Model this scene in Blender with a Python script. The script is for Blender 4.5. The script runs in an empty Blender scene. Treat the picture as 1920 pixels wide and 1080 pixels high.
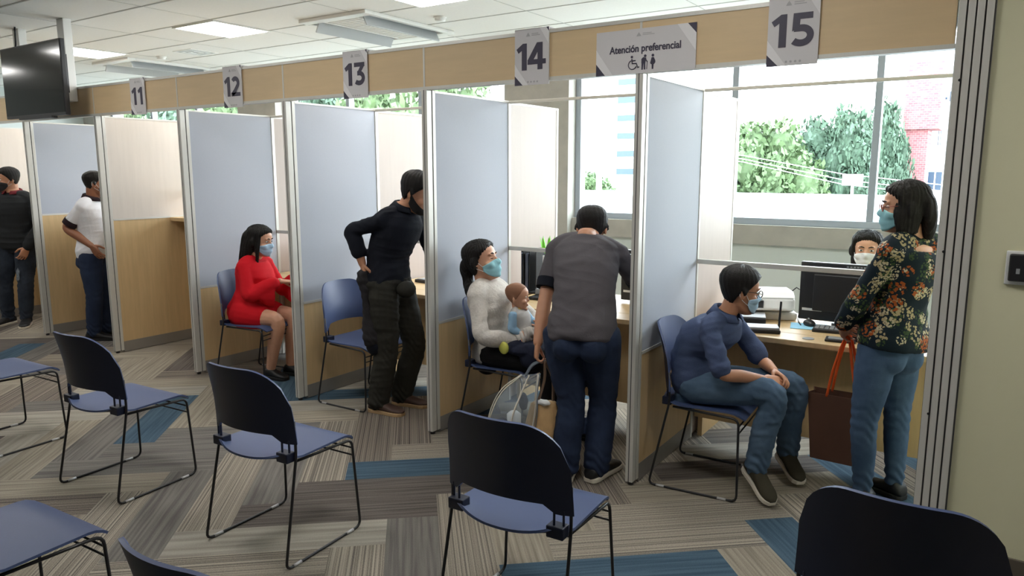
import bpy, math, random
import numpy as np
from mathutils import Vector, Matrix
from mathutils.bvhtree import BVHTree

random.seed(7)
rng = np.random.default_rng(7)
SC = bpy.context.scene
COL = SC.collection

# ------------------------------------------------------------------ camera
cam_d = bpy.data.cameras.new('camera')
cam = bpy.data.objects.new('camera', cam_d)
COL.objects.link(cam)
cam.location = (0.0, -3.395, 1.64)
cam.rotation_euler = (math.pi / 2 - 0.1595, 0.0, 0.590)
cam_d.sensor_width = 36.0
cam_d.lens = 1375.0 / 1920.0 * 36.0
cam_d.clip_start = 0.05
cam_d.clip_end = 400
SC.camera = cam

# ------------------------------------------------------------------ view, sky
SC.view_settings.view_transform = 'Standard'
SC.view_settings.look = 'None'
SC.view_settings.gamma = 1.0
SC.view_settings.exposure = 1.25
SC.view_settings.use_curve_mapping = False

SKY_STRENGTH = 6.5
PANEL_STRENGTH = 9.0
world = bpy.data.worlds.new('overcast_sky')
SC.world = world
world.use_nodes = True
_nt = world.node_tree
_nt.nodes.clear()
_o = _nt.nodes.new('ShaderNodeOutputWorld')
_b = _nt.nodes.new('ShaderNodeBackground')
_g = _nt.nodes.new('ShaderNodeValToRGB')
_t = _nt.nodes.new('ShaderNodeTexCoord')
_s = _nt.nodes.new('ShaderNodeSeparateXYZ')
_nt.links.new(_t.outputs['Generated'], _s.inputs[0])
_nt.links.new(_s.outputs['Z'], _g.inputs[0])
_g.color_ramp.elements[0].position = 0.0
_g.color_ramp.elements[0].color = (0.93, 0.96, 1.0, 1)
_g.color_ramp.elements[1].position = 0.6
_g.color_ramp.elements[1].color = (0.80, 0.90, 1.0, 1)
_nt.links.new(_g.outputs[0], _b.inputs[0])
_b.inputs[1].default_value = SKY_STRENGTH
_nt.links.new(_b.outputs[0], _o.inputs[0])

SC.cycles.transparent_max_bounces = 32

# sky portals in the window openings (help the sky light in through the glass)
def portal(x0, x1, z0, z1, y):
    l = bpy.data.lights.new('window_portal', 'AREA')
    l.shape = 'RECTANGLE'
    l.size = x1 - x0
    l.size_y = z1 - z0
    l.cycles.is_portal = True
    o = bpy.data.objects.new('window_portal', l)
    COL.objects.link(o)
    o.location = ((x0 + x1) / 2, y, (z0 + z1) / 2)
    o.rotation_euler = (-math.pi / 2, 0, 0)      # shines towards -Y, into the room
    return o

# ------------------------------------------------------------------ helpers
def V(*a):
    return np.array(a, float)

def unit(a):
    a = np.asarray(a, float)
    return a / (np.linalg.norm(a) + 1e-12)

def tag(o, label=None, cat=None, group=None, kind=None):
    if label: o['label'] = label
    if cat: o['category'] = cat
    if group: o['group'] = group
    if kind: o['kind'] = kind
    return o

def empty(name, loc, rz=0.0, label=None, cat=None, group=None):
    o = bpy.data.objects.new(name, None)
    o.empty_display_size = 0.1
    COL.objects.link(o)
    o.location = loc
    o.rotation_euler = (0, 0, rz)
    return tag(o, label, cat, group)

def copy_tree(o, parent=None):
    c = o.copy()
    COL.objects.link(c)
    if parent is not None:
        c.parent = parent
    for ch in list(o.children):
        copy_tree(ch, c)
    return c

class MB:
    """collects shapes and links them as one mesh object"""
    def __init__(s):
        s.v = []; s.f = []; s.m = []; s.n = 0
    def add(s, verts, faces, mat=0):
        verts = np.asarray(verts, float).reshape(-1, 3)
        s.v.append(verts)
        s.f += [tuple(int(i) + s.n for i in f) for f in faces]
        s.m += [mat] * len(faces)
        s.n += len(verts)
        return s
    def box(s, lo, hi, mat=0, M=None):
        x0, y0, z0 = lo; x1, y1, z1 = hi
        v = np.array([[x0,y0,z0],[x1,y0,z0],[x1,y1,z0],[x0,y1,z0],[x0,y0,z1],[x1,y0,z1],[x1,y1,z1],[x0,y1,z1]], float)
        if M is not None:
            v = v @ M[:3, :3].T + M[:3, 3]
        return s.add(v, [(0,3,2,1),(4,5,6,7),(0,1,5,4),(1,2,6,5),(2,3,7,6),(3,0,4,7)], mat)
    def tube(s, pts, r, n=8, mat=0, closed=False, caps=True):
        pts = [np.asarray(p, float) for p in pts]
        N = len(pts)
        if np.isscalar(r): r = [r] * N
        rings = []
        prev = None
        for i in range(N):
            if closed:
                t = unit(pts[(i + 1) % N] - pts[i - 1])
            elif i == 0: t = unit(pts[1] - pts[0])
            elif i == N - 1: t = unit(pts[-1] - pts[-2])
            else: t = unit(unit(pts[i + 1] - pts[i]) + unit(pts[i] - pts[i - 1]))
            if prev is None:
                a = V(0, 0, 1) if abs(t[2]) < .9 else V(1, 0, 0)
                u = unit(np.cross(t, a))
            else:
                u = unit(prev - t * (prev @ t))
            prev = u
            w = np.cross(t, u)
            ang = np.arange(n) * 2 * math.pi / n
            rings.append(pts[i] + r[i] * (np.outer(np.cos(ang), u) + np.outer(np.sin(ang), w)))
        return s.loft(rings, mat, closed, caps)
    def loft(s, rings, mat=0, closed=False, caps=True):
        n = len(rings[0]); N = len(rings)
        f = []
        for i in range(N if closed else N - 1):
            j = (i + 1) % N
            for k in range(n):
                l = (k + 1) % n
                f.append((i*n+k, i*n+l, j*n+l, j*n+k))
        v = np.concatenate(rings)
        if caps and not closed:
            f.append(tuple(range(n - 1, -1, -1)))
            f.append(tuple((N-1)*n + k for k in range(n)))
        return s.add(v, f, mat)
    def sheet(s, P, t, mat=0, mat2=None):
        """grid P[nu,nv,3] given thickness t (half each side)"""
        P = np.asarray(P, float)
        du = np.gradient(P, axis=0); dv = np.gradient(P, axis=1)
        n = np.cross(du, dv)
        n /= (np.linalg.norm(n, axis=2, keepdims=True) + 1e-12)
        A = P + n * t / 2; B = P - n * t / 2
        nu, nv = P.shape[:2]
        ia = lambda i, j: i * nv + j
        ib = lambda i, j: nu * nv + i * nv + j
        f = []
        for i in range(nu - 1):
            for j in range(nv - 1):
                f.append((ia(i,j), ia(i+1,j), ia(i+1,j+1), ia(i,j+1)))
                f.append((ib(i,j), ib(i,j+1), ib(i+1,j+1), ib(i+1,j)))
        for i in range(nu - 1):
            f.append((ia(i,0), ib(i,0), ib(i+1,0), ia(i+1,0)))
            f.append((ia(i,nv-1), ia(i+1,nv-1), ib(i+1,nv-1), ib(i,nv-1)))
        for j in range(nv - 1):
            f.append((ia(0,j), ia(0,j+1), ib(0,j+1), ib(0,j)))
            f.append((ia(nu-1,j), ib(nu-1,j), ib(nu-1,j+1), ia(nu-1,j+1)))
        s.add(np.concatenate([A.reshape(-1,3), B.reshape(-1,3)]), f, mat)
        if mat2 is not None:
            k = len(s.m) - len(f)
            for i in range((nu - 1) * (nv - 1)): s.m[k + 2 * i + 1] = mat2
        return s
    def ellipsoid(s, c, r, M=None, n=16, m=10, mat=0):
        th = np.linspace(0, math.pi, m + 1)[1:-1]
        ph = np.arange(n) * 2 * math.pi / n
        v = [V(0, 0, 1)]
        for a in th:
            for b in ph:
                v.append(V(math.sin(a)*math.cos(b), math.sin(a)*math.sin(b), math.cos(a)))
        v.append(V(0, 0, -1))
        v = np.array(v) * np.asarray(r, float)
        if M is not None: v = v @ np.asarray(M).T
        v = v + np.asarray(c, float)
        f = [(0, 1 + k, 1 + (k+1) % n) for k in range(n)]
        for i in range(m - 2):
            for k in range(n):
                l = (k+1) % n
                f.append((1+i*n+k, 1+(i+1)*n+k, 1+(i+1)*n+l, 1+i*n+l))
        L = len(v) - 1
        f += [(L, 1+(m-2)*n+(k+1) % n, 1+(m-2)*n+k) for k in range(n)]
        return s.add(v, f, mat)
    def prism(s, poly, o, u, w, t, mat=0):
        """polygon (2D points) in the plane o + x u + y w, thickness vector t"""
        P = np.array([np.asarray(o) + a * np.asarray(u) + b * np.asarray(w) for a, b in poly])
        n = len(P)
        f = [tuple(range(n)), tuple(range(2*n-1, n-1, -1))]
        f += [(k, n+k, n+(k+1) % n, (k+1) % n) for k in range(n)]
        return s.add(np.concatenate([P, P + np.asarray(t)]), f, mat)
    def arrays(s):
        return np.concatenate(s.v), s.f
    def build(s, name, mats, parent=None, smooth=False, bevel=0.0, auto=None):
        me = bpy.data.meshes.new(name)
        v = np.concatenate(s.v)
        me.from_pydata(v.tolist(), [], s.f)
        if not isinstance(mats, (list, tuple)): mats = [mats]
        for m in mats: me.materials.append(m)
        me.polygons.foreach_set('material_index', s.m)
        if smooth: me.polygons.foreach_set('use_smooth', [True] * len(s.f))
        me.update()
        if smooth and auto: me.set_sharp_from_angle(angle=math.radians(auto))
        o = bpy.data.objects.new(name, me)
        COL.objects.link(o)
        if parent is not None: o.parent = parent
        if bevel:
            b = o.modifiers.new('bevel', 'BEVEL')
            b.width = bevel; b.segments = 2; b.limit_method = 'ANGLE'
        return o

def struct(o):
    return tag(o, kind='structure')

# ------------------------------------------------------------------ materials
def mat(name, col, rough=.5, metal=0.0, spec=.5, noise=None, bump=None, stretch=(1, 1, 1), emit=None, trans=0.0, coat=0.0, sheen=0.0, col2=None):
    m = bpy.data.materials.new(name)
    m.use_nodes = True
    nt = m.node_tree
    p = nt.nodes['Principled BSDF']
    p.inputs['Base Color'].default_value = (*col, 1)
    p.inputs['Roughness'].default_value = rough
    p.inputs['Metallic'].default_value = metal
    p.inputs['Specular IOR Level'].default_value = spec
    if coat: p.inputs['Coat Weight'].default_value = coat
    if sheen: p.inputs['Sheen Weight'].default_value = sheen
    if emit:
        p.inputs['Emission Color'].default_value = (*emit[0], 1)
        p.inputs['Emission Strength'].default_value = emit[1]
    def coords(scale):
        tc = nt.nodes.new('ShaderNodeTexCoord')
        mp = nt.nodes.new('ShaderNodeMapping')
        mp.inputs['Scale'].default_value = stretch
        nt.links.new(tc.outputs['Object'], mp.inputs[0])
        nz = nt.nodes.new('ShaderNodeTexNoise')
        nz.inputs['Scale'].default_value = scale
        nz.inputs['Detail'].default_value = 5
        nz.inputs['Roughness'].default_value = .6
        nt.links.new(mp.outputs[0], nz.inputs['Vector'])
        return nz
    if noise:
        nz = coords(noise[0])
        rp = nt.nodes.new('ShaderNodeValToRGB')
        a = noise[1]
        c2 = col2 or tuple(min(1, c * (1 + a)) for c in col)
        c1 = tuple(max(0, c * (1 - a)) for c in col)
        rp.color_ramp.elements[0].position = .3
        rp.color_ramp.elements[0].color = (*c1, 1)
        rp.color_ramp.elements[1].position = .7
        rp.color_ramp.elements[1].color = (*c2, 1)
        nt.links.new(nz.outputs['Fac'], rp.inputs[0])
        nt.links.new(rp.outputs[0], p.inputs['Base Color'])
    if bump:
        nz = coords(bump[0])
        bp = nt.nodes.new('ShaderNodeBump')
        bp.inputs['Strength'].default_value = bump[1]
        bp.inputs['Distance'].default_value = .01
        nt.links.new(nz.outputs['Fac'], bp.inputs['Height'])
        nt.links.new(bp.outputs[0], p.inputs['Normal'])
    return m

def glass_mat(name, tint=(.97, .985, .98), refl=.07):
    m = bpy.data.materials.new(name)
    m.use_nodes = True
    nt = m.node_tree
    nt.nodes.clear()
    o = nt.nodes.new('ShaderNodeOutputMaterial')
    t = nt.nodes.new('ShaderNodeBsdfTransparent'); t.inputs[0].default_value = (*tint, 1)
    g = nt.nodes.new('ShaderNodeBsdfGlossy'); g.inputs['Roughness'].default_value = .02
    f = nt.nodes.new('ShaderNodeFresnel'); f.inputs[0].default_value = 1.3
    x = nt.nodes.new('ShaderNodeMixShader')
    gm = nt.nodes.new('ShaderNodeNewGeometry')
    iv = nt.nodes.new('ShaderNodeMath'); iv.operation = 'SUBTRACT'; iv.inputs[0].default_value = 1.0
    nt.links.new(gm.outputs['Backfacing'], iv.inputs[1])
    ml = nt.nodes.new('ShaderNodeMath'); ml.operation = 'MULTIPLY'
    nt.links.new(f.outputs[0], ml.inputs[0]); nt.links.new(iv.outputs[0], ml.inputs[1])
    nt.links.new(ml.outputs[0], x.inputs[0])
    nt.links.new(t.outputs[0], x.inputs[1]); nt.links.new(g.outputs[0], x.inputs[2])
    nt.links.new(x.outputs[0], o.inputs[0])
    return m

def srgb(r, g, b):
    f = lambda c: (c / 12.92) if c <= .04045 else ((c + .055) / 1.055) ** 2.4
    return tuple(f(c / 255) for c in (r, g, b))

MAT = {}
MAT['maple'] = mat('maple_laminate', srgb(208, 178, 132), .45, noise=(6, .07), stretch=(6, 6, .5))
MAT['maple_h'] = mat('maple_laminate_header', srgb(212, 186, 146), .5, noise=(5, .04), stretch=(.6, 6, 6))
MAT['cream'] = mat('cream_laminate', srgb(214, 205, 196), .5, noise=(5, .03), stretch=(6, 6, .5))
MAT['cream_pale'] = mat('pale_maple_laminate', srgb(188, 174, 166), .5, noise=(5, .03), stretch=(6, 6, .5))
MAT['fabric_blue'] = mat('blue_grey_panel', srgb(176, 181, 192), .75, noise=(250, .03), bump=(300, .05))
MAT['alu'] = mat('brushed_aluminium', srgb(208, 206, 199), .42, metal=.25, noise=(30, .03), stretch=(20, 20, .2))
MAT['alu_dark'] = mat('dark_aluminium_groove', srgb(80, 80, 80), .5, metal=.5)
MAT['skirt'] = mat('grey_skirting', srgb(150, 146, 140), .45, metal=.35)
MAT['white_paint'] = mat('white_paint', srgb(232, 232, 228), .6)
MAT['ceil'] = mat('ceiling_tile', srgb(242, 242, 238), .85, noise=(60, .02), bump=(150, .05))
MAT['ceil_grid'] = mat('ceiling_grid', srgb(188, 188, 184), .6)
MAT['wall_green'] = mat('olive_wall_paint', srgb(216, 213, 180), .7, noise=(3, .02))
MAT['wall_back'] = mat('taupe_wall_paint', srgb(150, 144, 134), .8)
MAT['wall_white'] = mat('pale_wall_paint', srgb(208, 215, 212), .7, noise=(3, .02))
MAT['base'] = mat('dark_baseboard', srgb(92, 84, 74), .5)
MAT['concrete'] = mat('concrete', srgb(176, 172, 164), .8, noise=(6, .08), bump=(30, .1))
MAT['frame_white'] = mat('white_window_frame', srgb(160, 168, 178), .4)
MAT['glass'] = glass_mat('clear_glass')
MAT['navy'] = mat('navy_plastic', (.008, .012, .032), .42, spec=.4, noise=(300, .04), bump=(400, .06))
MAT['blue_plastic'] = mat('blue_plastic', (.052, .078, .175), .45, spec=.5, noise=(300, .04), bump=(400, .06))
MAT['black_metal'] = mat('black_powder_coat', (.012, .012, .014), .35, spec=.5)
MAT['chrome'] = mat('grey_glide', srgb(190, 190, 190), .3, metal=.6)
MAT['black_plastic'] = mat('black_plastic', (.015, .015, .017), .4)
MAT['screen'] = mat('dark_screen', (.008, .008, .008), .12, spec=.6)
MAT['white_plastic'] = mat('white_plastic', srgb(236, 236, 234), .35)
MAT['grey_plastic'] = mat('grey_plastic', srgb(150, 152, 155), .4)
MAT['paper'] = mat('white_paper', srgb(240, 240, 238), .8)
MAT['panel_light'] = mat('ceiling_panel_diffuser', (1, 1, 1), .6, emit=((1.0, .975, .94), PANEL_STRENGTH))
MAT['sign'] = mat('sign_card', srgb(206, 203, 204), .5)
MAT['sign_light'] = mat('sign_stripe', srgb(226, 224, 225), .5)
MAT['sign_dark'] = mat('sign_ink', srgb(58, 54, 72), .5)
MAT['sign_mid'] = mat('sign_grey_print', srgb(168, 166, 168), .5)
MAT['skin'] = mat('skin_light', srgb(212, 160, 130), .5, noise=(25, .05))
MAT['skin_tan'] = mat('skin_tan', srgb(190, 136, 104), .5, noise=(25, .05))
MAT['skin_brown'] = mat('skin_brown', srgb(150, 100, 74), .5, noise=(25, .05))
MAT['hair'] = mat('dark_hair', (.009, .007, .006), .55, spec=.3, noise=(60, .3), bump=(90, .4), stretch=(3, 3, .3))
MAT['eye_white'] = mat('eye_white', (.8, .8, .78), .2)
MAT['iris'] = mat('iris_dark', (.02, .012, .008), .15)
MAT['lip'] = mat('lip', srgb(176, 104, 92), .45)
MAT['surgical'] = mat('surgical_mask', srgb(150, 205, 215), .75, noise=(200, .04))
MAT['surgical_pale'] = mat('surgical_mask_pale', srgb(176, 208, 232), .75, noise=(200, .04))
MAT['mask_black'] = mat('black_mask', (.02, .02, .022), .8)
MAT['loop'] = mat('ear_loop', srgb(220, 220, 220), .7)
def fabric(name, c, amp=.08, sc=400, b=.25, rough=.85):
    return mat(name, srgb(*c), rough, spec=.2, noise=(sc, amp), bump=(sc * .6, b))
def denim(name, c, c2):
    m = mat(name, srgb(*c), .85, spec=.2, noise=(5, .12), col2=srgb(*c2), bump=(350, .25))
    return m
# ------------------------------------------------------------------ the room
XP = [-0.212, -1.517, -2.872, -4.111, -5.342, -6.576, -7.896, -9.21, -10.5, -11.8]
ZB, ZT, ZC = 2.10, 2.355, 2.92        # header underside, header top, ceiling
YG = 0.83                              # plane of the glass screens
RX0, RX1, RY0, RY1 = -13.2, 4.0, -6.2, 3.30

# ---- carpet planks laid in herringbone
def carpet(name, ca, cb, streak):
    m = bpy.data.materials.new(name)
    m.use_nodes = True
    nt = m.node_tree; p = nt.nodes['Principled BSDF']
    p.inputs['Roughness'].default_value = .95
    p.inputs['Specular IOR Level'].default_value = .15
    uv = nt.nodes.new('ShaderNodeUVMap'); uv.uv_map = 'plank'
    mp = nt.nodes.new('ShaderNodeMapping')
    mp.inputs['Scale'].default_value = (.12 if streak > .5 else 1.0, streak * 66 + 8, 1)
    nt.links.new(uv.outputs[0], mp.inputs[0])
    n1 = nt.nodes.new('ShaderNodeTexNoise'); n1.inputs['Scale'].default_value = 1.6; n1.inputs['Detail'].default_value = 3
    nt.links.new(mp.outputs[0], n1.inputs['Vector'])
    m2 = nt.nodes.new('ShaderNodeMapping'); m2.inputs['Scale'].default_value = (60, 160, 1)
    nt.links.new(uv.outputs[0], m2.inputs[0])
    n2 = nt.nodes.new('ShaderNodeTexNoise'); n2.inputs['Scale'].default_value = 2.5; n2.inputs['Detail'].default_value = 2
    nt.links.new(m2.outputs[0], n2.inputs['Vector'])
    ad = nt.nodes.new('ShaderNodeMath'); ad.operation = 'MULTIPLY_ADD'; ad.inputs[1].default_value = .45; 
    nt.links.new(n2.outputs['Fac'], ad.inputs[0]); nt.links.new(n1.outputs['Fac'], ad.inputs[2])
    r = nt.nodes.new('ShaderNodeValToRGB')
    r.color_ramp.elements[0].position = .58; r.color_ramp.elements[0].color = (*srgb(*ca), 1)
    r.color_ramp.elements[1].position = .86; r.color_ramp.elements[1].color = (*srgb(*cb), 1)
    nt.links.new(ad.outputs[0], r.inputs[0])
    nt.links.new(r.outputs[0], p.inputs['Base Color'])
    bp = nt.nodes.new('ShaderNodeBump'); bp.inputs['Strength'].default_value = .35; bp.inputs['Distance'].default_value = .006
    nt.links.new(ad.outputs[0], bp.inputs['Height']); nt.links.new(bp.outputs[0], p.inputs['Normal'])
    return m
CARPET = [
    carpet('carpet_light', (136, 131, 122), (164, 158, 146), .2),      # 0
    carpet('carpet_tan', (124, 116, 104), (156, 148, 133), .45),       # 1
    carpet('carpet_striped', (98, 92, 86), (166, 157, 142), 1.0),    # 2
    carpet('carpet_grey', (94, 90, 87), (122, 118, 112), .3),        # 3
    carpet('carpet_dark', (76, 71, 68), (106, 99, 93), .5),          # 4
    carpet('carpet_teal', (56, 76, 92), (76, 97, 112), .3),          # 5
    carpet('carpet_dark_striped', (74, 68, 65), (142, 132, 120), 1.0), # 6
    carpet('carpet_base', (90, 86, 82), (90, 86, 82), .3)]
def build_floor():
    import bmesh
    W, n = .24, 4
    L = W * n
    a = math.radians(41.5)
    U = V(math.cos(a), math.sin(a)); Wv = V(-math.sin(a), math.cos(a))
    u0, v0 = -1.92, .06
    bm = bmesh.new()
    uvl = bm.loops.layers.uv.new('plank')
    r = random.Random(11)
    special = {('h', 0, 0): 5, ('h', 2, -1): 0, ('h', 5, -1): 5, ('v', -2, 7): 6, ('h', 3, -1): 4, ('h', 4, -1): 4,
               ('h', 1, 0): 2, ('h', 1, -1): 2}
    tint = [((-4.53, -0.71), 5), ((-4.72, -0.07), 5), ((-1.32, 0.32), 4), ((-1.34, -0.02), 1), ((-0.74, -0.03), 5), ((-0.46, 0.81), 5), ((-0.74, 0.85), 0), ((-1.84, -0.91), 2), ((-3.26, -1.1), 2),
            ((-4.22, -1.48), 3), ((-5.57, -0.75), 0), ((-3.21, -0.41), 2), ((-1.07, -0.34), 1), ((-3.58, -0.2), 1), ((-5.77, -0.08), 1), ((-5.75, 0.15), 4), ((-5.59, -1.14), 3), ((-1.66, -0.74), 1),
            ((-3.28, -1.57), 3), ((-2.48, -1.57), 4), ((-2.14, -1.28), 2), ((-4.75, 0.41), 5), ((-4.24, -0.38), 0), ((-3.77, -1.28), 3), ((-1.67, 0.31), 2), ((-1.56, -0.41), 1)]
    for row in range(-60, 70):
        for k in range(-14, 14):
            for o in 'hv':
                if o == 'h':
                    i0, j0 = row + 2 * n * k, row
                    c = [(i0, j0), (i0 + n, j0), (i0 + n, j0 + 1), (i0, j0 + 1)]
                    key = ('h', row, k)
                else:
                    i0, j0 = row, row - 2 * n + 1 + 2 * n * k
                    c = [(i0, j0), (i0 + 1, j0), (i0 + 1, j0 + n), (i0, j0 + n)]
                    key = ('v', row, j0)
                P = [U * (u0 + x * W) + Wv * (v0 + y * W) for x, y in c]
                cx, cy = sum(p[0] for p in P) / 4, sum(p[1] for p in P) / 4
                if not (RX0 - 1 < cx < RX1 + 1 and RY0 - 1 < cy < RY1 + 1): continue
                f = bm.faces.new([bm.verts.new((p[0], p[1], 0)) for p in P])
                for (tx, ty), ti in tint:
                    lu, lv = (tx * U[0] + ty * U[1] - u0) / W, (tx * Wv[0] + ty * Wv[1] - v0) / W
                    if c[0][0] <= lu < c[2][0] and c[0][1] <= lv < c[2][1]: special.setdefault(key, ti)
                f.material_index = special.get(key, r.choice([0, 1, 1, 2, 2, 3, 3, 3, 4, 5, 6, 6, 0]))
                du, dv = r.random() * 40, r.random() * 40
                for lp, (x, y) in zip(f.loops, c):
                    s, t = (x - i0) * W, (y - j0) * W
                    if o == 'v': s, t = t, s
                    lp[uvl].uv = (s + du, t + dv)
    for co, no in (((RX0, 0, 0), (-1, 0, 0)), ((RX1, 0, 0), (1, 0, 0)), ((0, RY0, 0), (0, -1, 0)), ((0, RY1 + .1, 0), (0, 1, 0))):
        g = bm.verts[:] + bm.edges[:] + bm.faces[:]
        bmesh.ops.bisect_plane(bm, geom=g, plane_co=co, plane_no=no, clear_outer=True)
    me = bpy.data.meshes.new('floor')
    bm.to_mesh(me); bm.free()
    for m in CARPET: me.materials.append(m)
    o = bpy.data.objects.new('floor', me); COL.objects.link(o)
    struct(o)
build_floor()
m = MB(); m.box((RX0, RY0, -.25), (RX1, RY1 + .1, -.004)); struct(m.build('floor', CARPET[7]))

# ---- ceiling
m = MB()
m.box((RX0, RY0, ZC), (RX1, RY1 + .2, ZC + .12))
x = -5.82 - 1.22 * 6
while x < RX1:
    if x > RX0: m.box((x - .003, RY0, ZC - .002), (x + .003, RY1, ZC), 1)
    x += 1.22
y = .035 - .61 * 10
while y < RY1:
    if y > RY0: m.box((RX0, y - .009, ZC - .003), (RX1, y + .009, ZC), 1)
    y += .61
struct(m.build('ceiling', [MAT['ceil'], MAT['ceil_grid']]))

# ---- walls
m = MB(); m.box((-.10, 0, 0), (RX1, .14, ZC)); struct(m.build('wall_right', MAT['wall_green']))
m = MB(); m.box((-.085, -.014, 0), (RX1, 0, .10)); struct(m.build('baseboard_right', MAT['base'], bevel=.004))
m = MB(); m.box((RX0, RY0 - .15, 0), (RX1, RY0, ZC)); struct(m.build('wall_rear', MAT['wall_back']))
m = MB(); m.box((RX0 - .15, RY0, 0), (RX0, RY1 + .2, ZC)); struct(m.build('wall_left', MAT['wall_white']))
m = MB(); m.box((RX1, RY0, 0), (RX1 + .15, RY1 + .2, ZC)); struct(m.build('wall_far_right', MAT['wall_white']))

# ---- window wall: low wall, lintel, concrete columns, windows
ZS, ZH = 1.155, 2.78
m = MB(); m.box((RX0, RY1, 0), (RX1, RY1 + .2, .98)); struct(m.build('wall_window', MAT['wall_white']))
m = MB(); m.box((RX0, RY1 - .03, .98), (RX1, RY1 + .2, ZS)); struct(m.build('trim_1', MAT['concrete']))
m = MB(); m.box((RX0, RY1, ZH), (RX1, RY1 + .2, ZC + .1)); struct(m.build('wall_window_lintel', MAT['wall_white']))
cols = [(-13.2, -12.6), (-9.0, -8.2), (-4.50, -3.72), (1.6, 2.4)]
for k, (a, b) in enumerate(cols):
    m = MB(); m.box((a, RY1 - .12, 0), (b, RY1 + .25, ZC)); struct(m.build('wall_column_%d' % (k + 1), MAT['concrete']))
spans = [(-12.6, -9.0, (-11.4, -10.2)), (-8.2, -4.5, (-7.0, -5.8)), (-3.72, 1.6, (-2.10, -.93, .30)), (2.4, 4.0, ())]
for k, (a, b, mul) in enumerate(spans):
    root = empty('window_%d' % (k + 1), ((a + b) / 2, RY1 + .08, ZS))
    struct(root)
    def P(x0, x1, y0, y1, z0, z1, mb):
        mb.box((x0 - (a + b) / 2, y0, z0 - ZS), (x1 - (a + b) / 2, y1, z1 - ZS))
    fr = MB()
    P(a, b, -.05, .05, ZS, ZS + .06, fr); P(a, b, -.05, .05, ZH - .06, ZH, fr)
    P(a, a + .06, -.05, .05, ZS + .06, ZH - .06, fr); P(b - .06, b, -.05, .05, ZS + .06, ZH - .06, fr)
    for x in mul: P(x - .028, x + .028, -.046, .046, ZS + .06, ZH - .06, fr)
    fr.build('window_frame', MAT['frame_white'], root, bevel=.004)
    edges = [a] + list(mul) + [b]
    for e0, e1 in zip(edges[:-1], edges[1:]):
        g = MB(); P(e0 + .028, e1 - .028, -.004, .004, ZS + .05, ZH - .05, g)
        g.build('pane', MAT['glass'], root)
    portal(a, b, ZS, ZH, RY1 + .35)

# ---- aluminium end track of the right wall
m = MB()
for k in range(4):
    m.box((-.212 + k * .03, -.035 + .004 * (k % 2), 0), (-.212 + k * .03 + .024, .06, ZC), 0)
m.box((-.214, -.022, 0), (-.092, .12, ZC), 1)
for z in (.65, 1.32, 1.98): m.tube([(-.188, -.037, z), (-.188, -.033, z)], .006, 10, 2)
struct(m.build('trim_2', [MAT['alu'], MAT['alu_dark'], MAT['black_metal']], bevel=.002))

# ---- header boards above the booths
NUM = {0: '15', 1: '14', 2: '13', 3: '12', 4: '11', 5: '10', 6: '9', 7: '8', 8: '7'}
for i in range(9):
    x1, x0 = XP[i], XP[i + 1]
    lab = {0: 'maple header board carrying number 15 and part of the preferential sign', 1: 'maple header board carrying the number 14 card', 2: 'maple header board carrying the number 13 card',
           3: 'maple header board carrying the number 12 card', 4: 'maple header board carrying the number 11 card', 5: 'maple header board partly hidden behind the hanging television',
           6: 'maple header board at the left edge, past the hanging television', 7: 'maple header board beyond the left edge of the photo', 8: 'farthest maple header board beyond the left edge'}[i]
    r = empty('header_board', ((x0 + x1) / 2, 0, ZB), 0, lab, 'header board', 'header boards above the booths')
    h = (x1 - x0) / 2
    p = MB(); p.box((-h + .006, -.022, .016), (h - .006, .022, ZT - ZB - .016)); p.build('board', MAT['maple_h'], r)
    p = MB(); p.box((-h, -.026, ZT - ZB - .018), (h, .026, ZT - ZB)); p.build('top_trim', MAT['alu'], r)
    p = MB(); p.box((-h, -.026, 0), (h, .026, .018)); p.build('bottom_trim', MAT['alu'], r)
    p = MB(); p.box((-h - .006, -.024, .016), (-h + .006, .024, ZT - ZB - .016)); p.build('seam_strip', MAT['alu'], r)

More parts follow.
